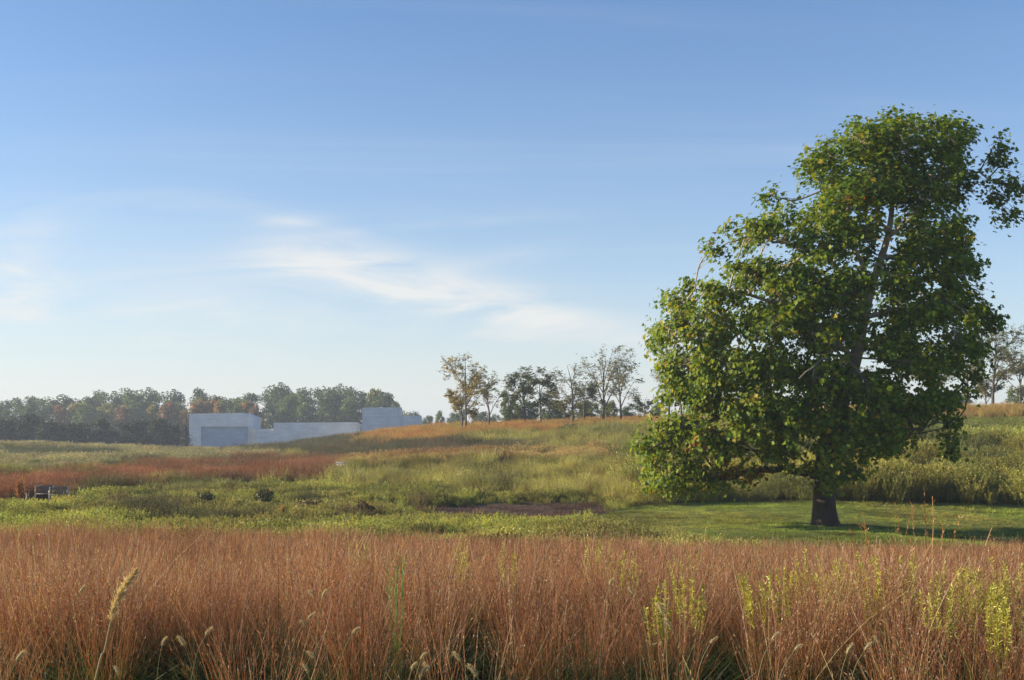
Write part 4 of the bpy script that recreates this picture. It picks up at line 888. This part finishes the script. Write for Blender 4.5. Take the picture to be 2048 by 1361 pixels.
# ================================================================ chairs, path, culvert, stick
M_WOODD = bark_mat('grey_teak', (.12, .10, .085), (.20, .17, .14), 20, .1, .2)
def slat_chair(col, d, rotz, label):
    x, y, z = on_ground(col, d); root = empty('slatted_bench', (x, y, z - .02), label, 'bench', 'wooden benches by the stone path'); root.rotation_euler.z = rotz
    w, dp = .84, .52
    def part(name, V_, Q_, mat=M_WOOD): return mobj(name, np_mesh(name, V_, Q_), mat, root)
    for sx in (-1, 1):
        part('leg', *box(sx * w / 2 - .035, sx * w / 2 + .035, -dp / 2, -dp / 2 + .07, 0, .44))
        # rear legs rise, raked, into the back posts
        bx = sx * w / 2; V_, Q_ = box(bx - .035, bx + .035, dp / 2 - .07, dp / 2, 0, .86); V_[V_[:, 2] > .5, 1] += .14; part('back_post', V_, Q_)
        part('arm_rest', *box(bx - .04, bx + .04, -dp / 2 - .03, dp / 2 - .02, .60, .64)); part('arm_support', *box(bx - .03, bx + .03, -dp / 2 + .005, -dp / 2 + .065, .441, .60))
    for k in range(5): part('seat_slat', *box(-w / 2 - .03, w / 2 + .03, -dp / 2 + k * .098 - .02, -dp / 2 + k * .098 + .06, .441, .475))
    V_, Q_ = box(-w / 2 + .036, w / 2 - .036, dp / 2 - .06, dp / 2 - .01, .79, .86); V_[:, 1] += .125; part('top_rail', V_, Q_, M_WOODD)
    for k in range(9):
        xx = -w / 2 + .09 + k * (w - .18) / 8; V_, Q_ = box(xx - .022, xx + .022, dp / 2 - .05, dp / 2 - .025, .476, .79); V_[V_[:, 2] > .6, 1] += .118; part('back_slat', V_, Q_, M_WOODD)
    return root
slat_chair(89, 61.4, R(20), 'weathered slatted wooden bench next to the leaning pale log')
slat_chair(117, 61.0, R(205), 'weathered slatted wooden bench turned with its dark slatted back to the meadow')
x0, y0, z0 = on_ground(46, 59.5); x1 = fx(59, 60); z1 = z0 + .62
lg = empty('fallen_log', (x0, y0, z0), 'pale bare log leaning up out of the leafy plants near the benches', 'log')
pl, rl = smooth_path([(0, 0, .0), (.16, .05, .36), (x1 - x0, .1, z1 - z0)], [.05, .045, .03], 4); aa = Acc(); aa.add(*tube(pl, rl, 8)); mobj('log_stem', aa.mesh('log', True), M_WOOD, lg)
pl, rl = smooth_path([(.22, .06, .46), (.28, .04, .62), (.27, .02, .72)], [.02, .015, .008], 2); aa = Acc(); aa.add(*tube(pl, rl, 5)); mobj('twig', aa.mesh('log_twig', True), M_WOOD, lg)
def gravel_mat():
    m, n, l = new_mat('gravel'); o = n.new('ShaderNodeOutputMaterial'); p = n.new('ShaderNodeBsdfPrincipled'); p.inputs['Roughness'].default_value = .9
    no = n.new('ShaderNodeTexNoise'); no.inputs['Scale'].default_value = 18; no.inputs['Detail'].default_value = 6; cr = n.new('ShaderNodeValToRGB')
    cr.color_ramp.elements[0].color = (.22, .22, .23, 1); cr.color_ramp.elements[1].color = (.42, .41, .41, 1); l.new(no.outputs[0], cr.inputs[0]); l.new(cr.outputs[0], p.inputs['Base Color'])
    bp = n.new('ShaderNodeBump'); bp.inputs['Strength'].default_value = .5; l.new(no.outputs[0], bp.inputs['Height']); l.new(bp.outputs[0], p.inputs['Normal']); l.new(p.outputs[0], o.inputs[0]); return m
M_GRAV = gravel_mat()
# gravel path: a strip laid just above the ground, running out of the valley to the left
cl = np.array([(-60, 54), (-45, 55.5), (-34, 57.2), (-28, 58.5), (-24.6, 59.2), (-23.9, 59.4)]); cs, _ = smooth_path(np.column_stack([cl, np.zeros(len(cl))]), np.ones(len(cl)), 8)
tn = unit(np.gradient(cs[:, :2], axis=0)); nn = np.column_stack([-tn[:, 1], tn[:, 0]]); wv = np.linspace(-1.3, 1.3, 7)
PV = cs[:, None, :2] + nn[:, None, :] * wv[None, :, None]; pz = ground(PV[..., 0], PV[..., 1]) + .05
PV3 = np.concatenate([PV, pz[..., None]], -1).reshape(-1, 3); k7 = np.arange(len(cs) - 1)[:, None] * 7 + np.arange(6)[None]
mobj('path', np_mesh('path', PV3, np.stack([k7, k7 + 7, k7 + 8, k7 + 1], -1).reshape(-1, 4)), M_GRAV)['kind'] = 'structure'
cd = 91.0; cx0, cy0, cz0 = on_ground(694, cd)
cul = empty('culvert_wall', (cx0, cy0, cz0), 'low grey stone culvert wall between green cover and the straw-orange grass', 'wall')
mobj('wall_face', np_mesh('wall_face', *box(-.8, .8, 0, .35, -.3, .62)), M_HEAD, cul); mobj('coping', np_mesh('coping', *box(-.85, .85, -.05, .40, .621, .70)), M_HEAD, cul)

# ================================================================ plants that stand out one by one
def solo(name, col, row, h, label, cat, group=None, lo=3.0, hi=45.0):
    dd = dist_for_top(col, row, h, lo, hi); x, y, z = on_ground(col, dd); return empty(name, (x, y, z), label, cat, group), dd
pr = np.random.default_rng(404)
GST = [(0, (.10, .12, .04)), (.6, (.20, .20, .07)), (1, (.36, .30, .14))]
def foxtail(col, row, h, k, lean):
    root, dd = solo('foxtail_grass', col - lean * 40, row, h, 'foxtail grass with a pale bristly seed head among the russet stems', 'grass plant', 'foxtail grasses in the foreground')
    tip = P(col, row, dd) - np.array(root.location); top = tip[2]
    pts = np.array([(0, 0, 0), (tip[0] * .25, 0, top * .45), (tip[0] * .65, 0, top * .85), (tip[0], 0, top)]); pp, rr = smooth_path(pts, [.0022, .002, .0016, .0012], 4)
    aa = Acc(); v, q = tube(pp, rr, 4); aa.add(v, q, np.tile((.22, .22, .08), (len(v), 1)))
    p = stems(pr, 4, h * .35, h * .6, .02, .3, .5, .006, .002, GST, 6); aa.add(*ribbons(*p)); mobj('stem', aa.mesh('foxtail_stem'), M_PLANT, root)
    dr = unit(pp[-1] - pp[-4]); s_ = pr.uniform(.65, 1.0); hl = .052 * s_
    hp = np.array([pp[-1] + dr * hl * t + np.array([np.sign(lean) * .012 * t * t, 0, -.010 * t * t]) for t in np.linspace(0, 1, 8)]); hr = .0062 * s_ * np.array([.35, .8, 1, 1, .95, .8, .55, .2])
    ha = Acc(); v, q = tube(hp, hr, 7); hc = (.44, .36, .17); ha.add(v, q, np.tile(hc, (len(v), 1)))
    n = 260; t = pr.random(n) * 7; i0 = np.clip(t.astype(int), 0, 6); f = (t - i0)[:, None]; bp_ = hp[i0] * (1 - f) + hp[i0 + 1] * f; bd = unit(pr.normal(0, 1, (n, 3)) + dr * .9)
    sdv = unit(np.cross(bd, pr.normal(0, 1, (n, 3)))); V_ = np.stack([bp_, bp_ + bd * .014 * s_ + sdv * .0004, bp_ + bd * .014 * s_ - sdv * .0004], 1).reshape(-1, 3); ha.add(V_, np.arange(n * 3).reshape(-1, 3), np.tile((.58, .46, .25), (n * 3, 1)))
    mobj('seed_head', ha.mesh('foxtail_head'), M_PLANT, root)
for k, (c, r) in enumerate([(842, 1319), (921, 1324), (823, 1340), (857, 1343), (843, 1350), (953, 1352), (1219, 1170), (1268, 1190), (1325, 1228), (1342, 1255), (706, 1266), (627, 1192), (645, 1196), (616, 1238), (612, 1251), (628, 1316), (616, 1345), (325, 1290), (369, 1292), (411, 1271), (160, 1186), (33, 1322), (238, 1348), (1421, 1287), (1694, 1308), (1544, 1280), (1590, 1300), (1730, 1300), (1760, 1285)]):
    foxtail(c, r, pr.uniform(.72, .86) if r > 1230 else pr.uniform(.9, 1.02), k, pr.choice([-1, 1]) * pr.uniform(.5, 2.0))
def plume_grass():
    col, row, h = 272, 1143, 1.22
    dd = 4.3; x, y, z = on_ground(190, dd); root = empty('plume_grass', (x, y, z), 'tall straw-coloured grass stalk with a feathery plume leaning right above the russet grass', 'grass plant')
    rt = np.array(root.location); A = [P(c, r, dd) - rt for c, r in [(190, 1361), (208, 1305), (220, 1250), (232, 1205), (250, 1172), (272, 1143)]]
    pts = np.vstack([[A[0][0] - .19, 0, 0], A]); pp, rr = smooth_path(pts, [.004, .0038, .0034, .003, .0024, .0018, .001], 5); aa = Acc(); v, q = tube(pp, rr, 5); aa.add(v, q, np.tile((.45, .36, .17), (len(v), 1))); mobj('stem', aa.mesh('plume_stem'), M_PLANT, root)
    ha = Acc(); m = len(pp); n = 900; t = pr.uniform(.52, 1.0, n) * (m - 1); i0 = np.clip(t.astype(int), 0, m - 2); f = (t - i0)[:, None]; p0 = pp[i0] * (1 - f) + pp[i0 + 1] * f
    fr = (t / (m - 1) - .52) / .48; env = np.sin(np.pi * np.clip(fr * .85 + .12, 0, 1)) ** .7; ax_ = unit(pp[i0 + 1] - pp[i0]); dv = unit(ax_ * 1.2 + pr.normal(0, .55, (n, 3)))
    ln = (.012 + .034 * env * pr.random(n))[:, None]; sd_ = unit(np.cross(dv, pr.normal(0, 1, (n, 3)))); V_ = np.stack([p0, p0 + dv * ln * .6 + sd_ * .0011, p0 + dv * ln, p0 + dv * ln * .6 - sd_ * .0011], 1).reshape(-1, 3)
    ha.add(V_, np.arange(n * 4).reshape(-1, 4), np.repeat(np.array([(.60, .46, .24)]) * (1 + pr.normal(0, .2, (n, 1))), 4, 0)); mobj('plume', ha.mesh('plume_head'), M_PLANT, root)
plume_grass()
def goldenrod(col, row, wpx, k):
    dd = float(np.interp(row, [1066, 1108, 1150, 1185], [14, 10.4, 8.4, 7.2])); x, y, z = on_ground(col, dd); big = wpx >= 40
    root = empty('goldenrod_plant', (x, y, z), 'broad bushy yellow-green goldenrod plant standing up through the copper grass' if big else 'slim yellow-green goldenrod plant standing up through the copper grass', 'plant', 'broad goldenrod plants' if big else 'slim goldenrod plants')
    h = EYE - (row - HZ) / F * dd - root.location.z; w = wpx / F * dd; ns = int(np.clip(16 * w / .22, 9, 34))
    aa = Acc(); p = stems(pr, ns, h * .72, h, w * .30, w / h * .45, w / h * .4, .005, .003, [(0, (.14, .09, .04)), (.6, (.22, .14, .05)), (1, (.26, .26, .05))], 6); aa.add(*ribbons(*p)); mobj('stem_clump', aa.mesh('goldenrod_stems'), M_PLANT, root)
    fa = Acc(); fa.add(*bits(pr, p[0], 105, .72, 1.03, .030, .007, (.44, .41, .06), 1.0, .25)); fa.add(*bits(pr, p[0], 6, .4, .75, .05, .006, (.2, .19, .045), .6, .2)); f_ = mobj('foliage', fa.mesh('goldenrod_foliage'), M_PLANT, root); f_['kind'] = 'stuff'
for k, (c, r, w_) in enumerate([(1665, 1116, 40), (1688, 1108, 42), (1776, 1108, 56), (1808, 1108, 22), (1852, 1128, 46), (1882, 1150, 36), (1572, 1138, 28), (1380, 1144, 30), (1740, 1136, 22), (1950, 1140, 52), (1978, 1148, 40), (2010, 1126, 54), (2038, 1150, 34), (1994, 1180, 34), (1186, 1072, 18), (1213, 1082, 22), (1262, 1100, 20), (1318, 1158, 26), (1364, 1088, 26), (1512, 1140, 26), (720, 1066, 18), (930, 1078, 20), (1020, 1086, 20), (1600, 1096, 20), (1920, 1120, 20)]):
    goldenrod(c, r, w_, k)
def stalk_clump(col, row, h, n, wpx, colr, label, name='tall_grass_stalks', lean=.1, group=None, lo=4, hi=45):
    root, dd = solo(name, col, row, h, label, 'grass plant', group, lo, hi); w = wpx / F * dd; aa = Acc(); wd = max(.006, 1.8 / F * dd)
    p = stems(pr, n, h * .6, h, w * .25, w / h * .3 + .02, lean, wd, wd * .4, [(0, tuple(np.array(colr) * .6)), (1, colr)], 7); aa.add(*ribbons(*p)); mobj('stalk_bundle', aa.mesh('stalks'), M_PLANT, root)
    ha = Acc(); ha.add(*bits(pr, p[0], 22, .6, 1.0, wd * 5, wd * .8, tuple(np.array(colr) * 1.1), .35, .25)); mobj('seed_heads', ha.mesh('stalk_heads'), M_PLANT, root)['kind'] = 'stuff'
OB = (.42, .20, .06)
for (c, r, h, n, w_, l_) in [(1770, 1046, 1.75, 5, 26, 'tall orange bluestem stalks in the grass edge below the sycamore trunk'), (1790, 1066, 1.5, 8, 30, 'orange seed-heavy bluestem stalks beside the tallest orange ones'), (1866, 1052, 1.7, 7, 24, 'tall rusty bluestem stalks bending left against the sycamore shadow'), (1740, 1064, 1.4, 4, 14, 'short pair of orange stalks against the lawn below the trunk'),
                             (1990, 1078, 1.4, 3, 10, 'thin pale stalk rising above the lawn edge beyond the goldenrod'), (1930, 1076, 1.35, 3, 16, 'thin leaning rust stalks left of the pale one')]:
    stalk_clump(c, r, h, n, w_, OB, l_, 'bluestem_stalks', .12, 'tall stalks along the lawn edge', 12, 40)
stalk_clump(793, 1090, 1.15, 9, 18, (.16, .26, .04), 'bright green broad-bladed stalk rising from the copper grass', 'green_stalk', .02, None, 6, 16)
stalk_clump(528, 978, 1.0, 9, 20, (.40, .22, .07), 'orange stalks rising beside the dark green tussock', 'orange_stalks', .05, None, 48, 60)
stalk_clump(40, 958, 1.35, 14, 16, (.34, .15, .05), 'rust-coloured upright grass tuft left of the wooden benches', 'rust_tuft', .05, None, 55, 66)
stalk_clump(690, 1005, .7, 7, 26, (.36, .27, .07), 'yellow grass tuft between the brown shrub and the russet-topped bush', 'yellow_tuft', .05, None, 46, 60)
stalk_clump(565, 1010, .7, 6, 18, (.36, .24, .07), 'small straw tuft in front of the dark green tussock', 'straw_tuft', .05, None, 46, 60)
stalk_clump(1450, 1185, 1.05, 1, 6, (.48, .40, .18), 'single pale straw stalk leaning left out of the russet grass', 'straw_stalk', .12, None, 4, 7)
stalk_clump(1985, 1180, 1.0, 6, 60, (.24, .26, .07), 'arching yellow-green grass blades at the edge of the russet grass', 'arching_grass', .5, None, 4, 7)
root = empty('white_flower', on_ground(141, 60.5), 'single round white flower head right of the wooden benches', 'flower')
aa = Acc(); v, q = tube(np.array([(0, 0, 0), (0.02, 0, .3), (0, 0, .60)]), np.array([.008, .007, .006]), 5); aa.add(v, q, np.tile((.1, .13, .04), (len(v), 1))); mobj('stem', aa.mesh('flower_stem'), M_PLANT, root)
ha = Acc(); ha.add(*quads_at(pr, np.array([0, 0, .62]) + unit(pr.normal(0, 1, (60, 3))) * [.045, .045, .035], .05, .03, 1, (.75, .74, .68), .05)); mobj('blossom', ha.mesh('flower_head'), M_PLANT, root)

# ================================================================ morning haze
hz = bpy.data.meshes.new('haze'); v, q = box(-1360, 1360, -260, 1500, -6.5, 24); hz.from_pydata([tuple(p) for p in v], [], [list(map(int, f)) for f in q]); hz.update()
ho = bpy.data.objects.new('haze', hz); COL.objects.link(ho); ho['kind'] = 'stuff'
m, n, l = new_mat('haze_air'); o = n.new('ShaderNodeOutputMaterial'); pv = n.new('ShaderNodeVolumePrincipled'); pv.inputs['Density'].default_value = .00045; pv.inputs['Color'].default_value = (.80, .88, 1, 1); pv.inputs['Anisotropy'].default_value = .2
l.new(pv.outputs[0], o.inputs['Volume']); hz.materials.append(m)
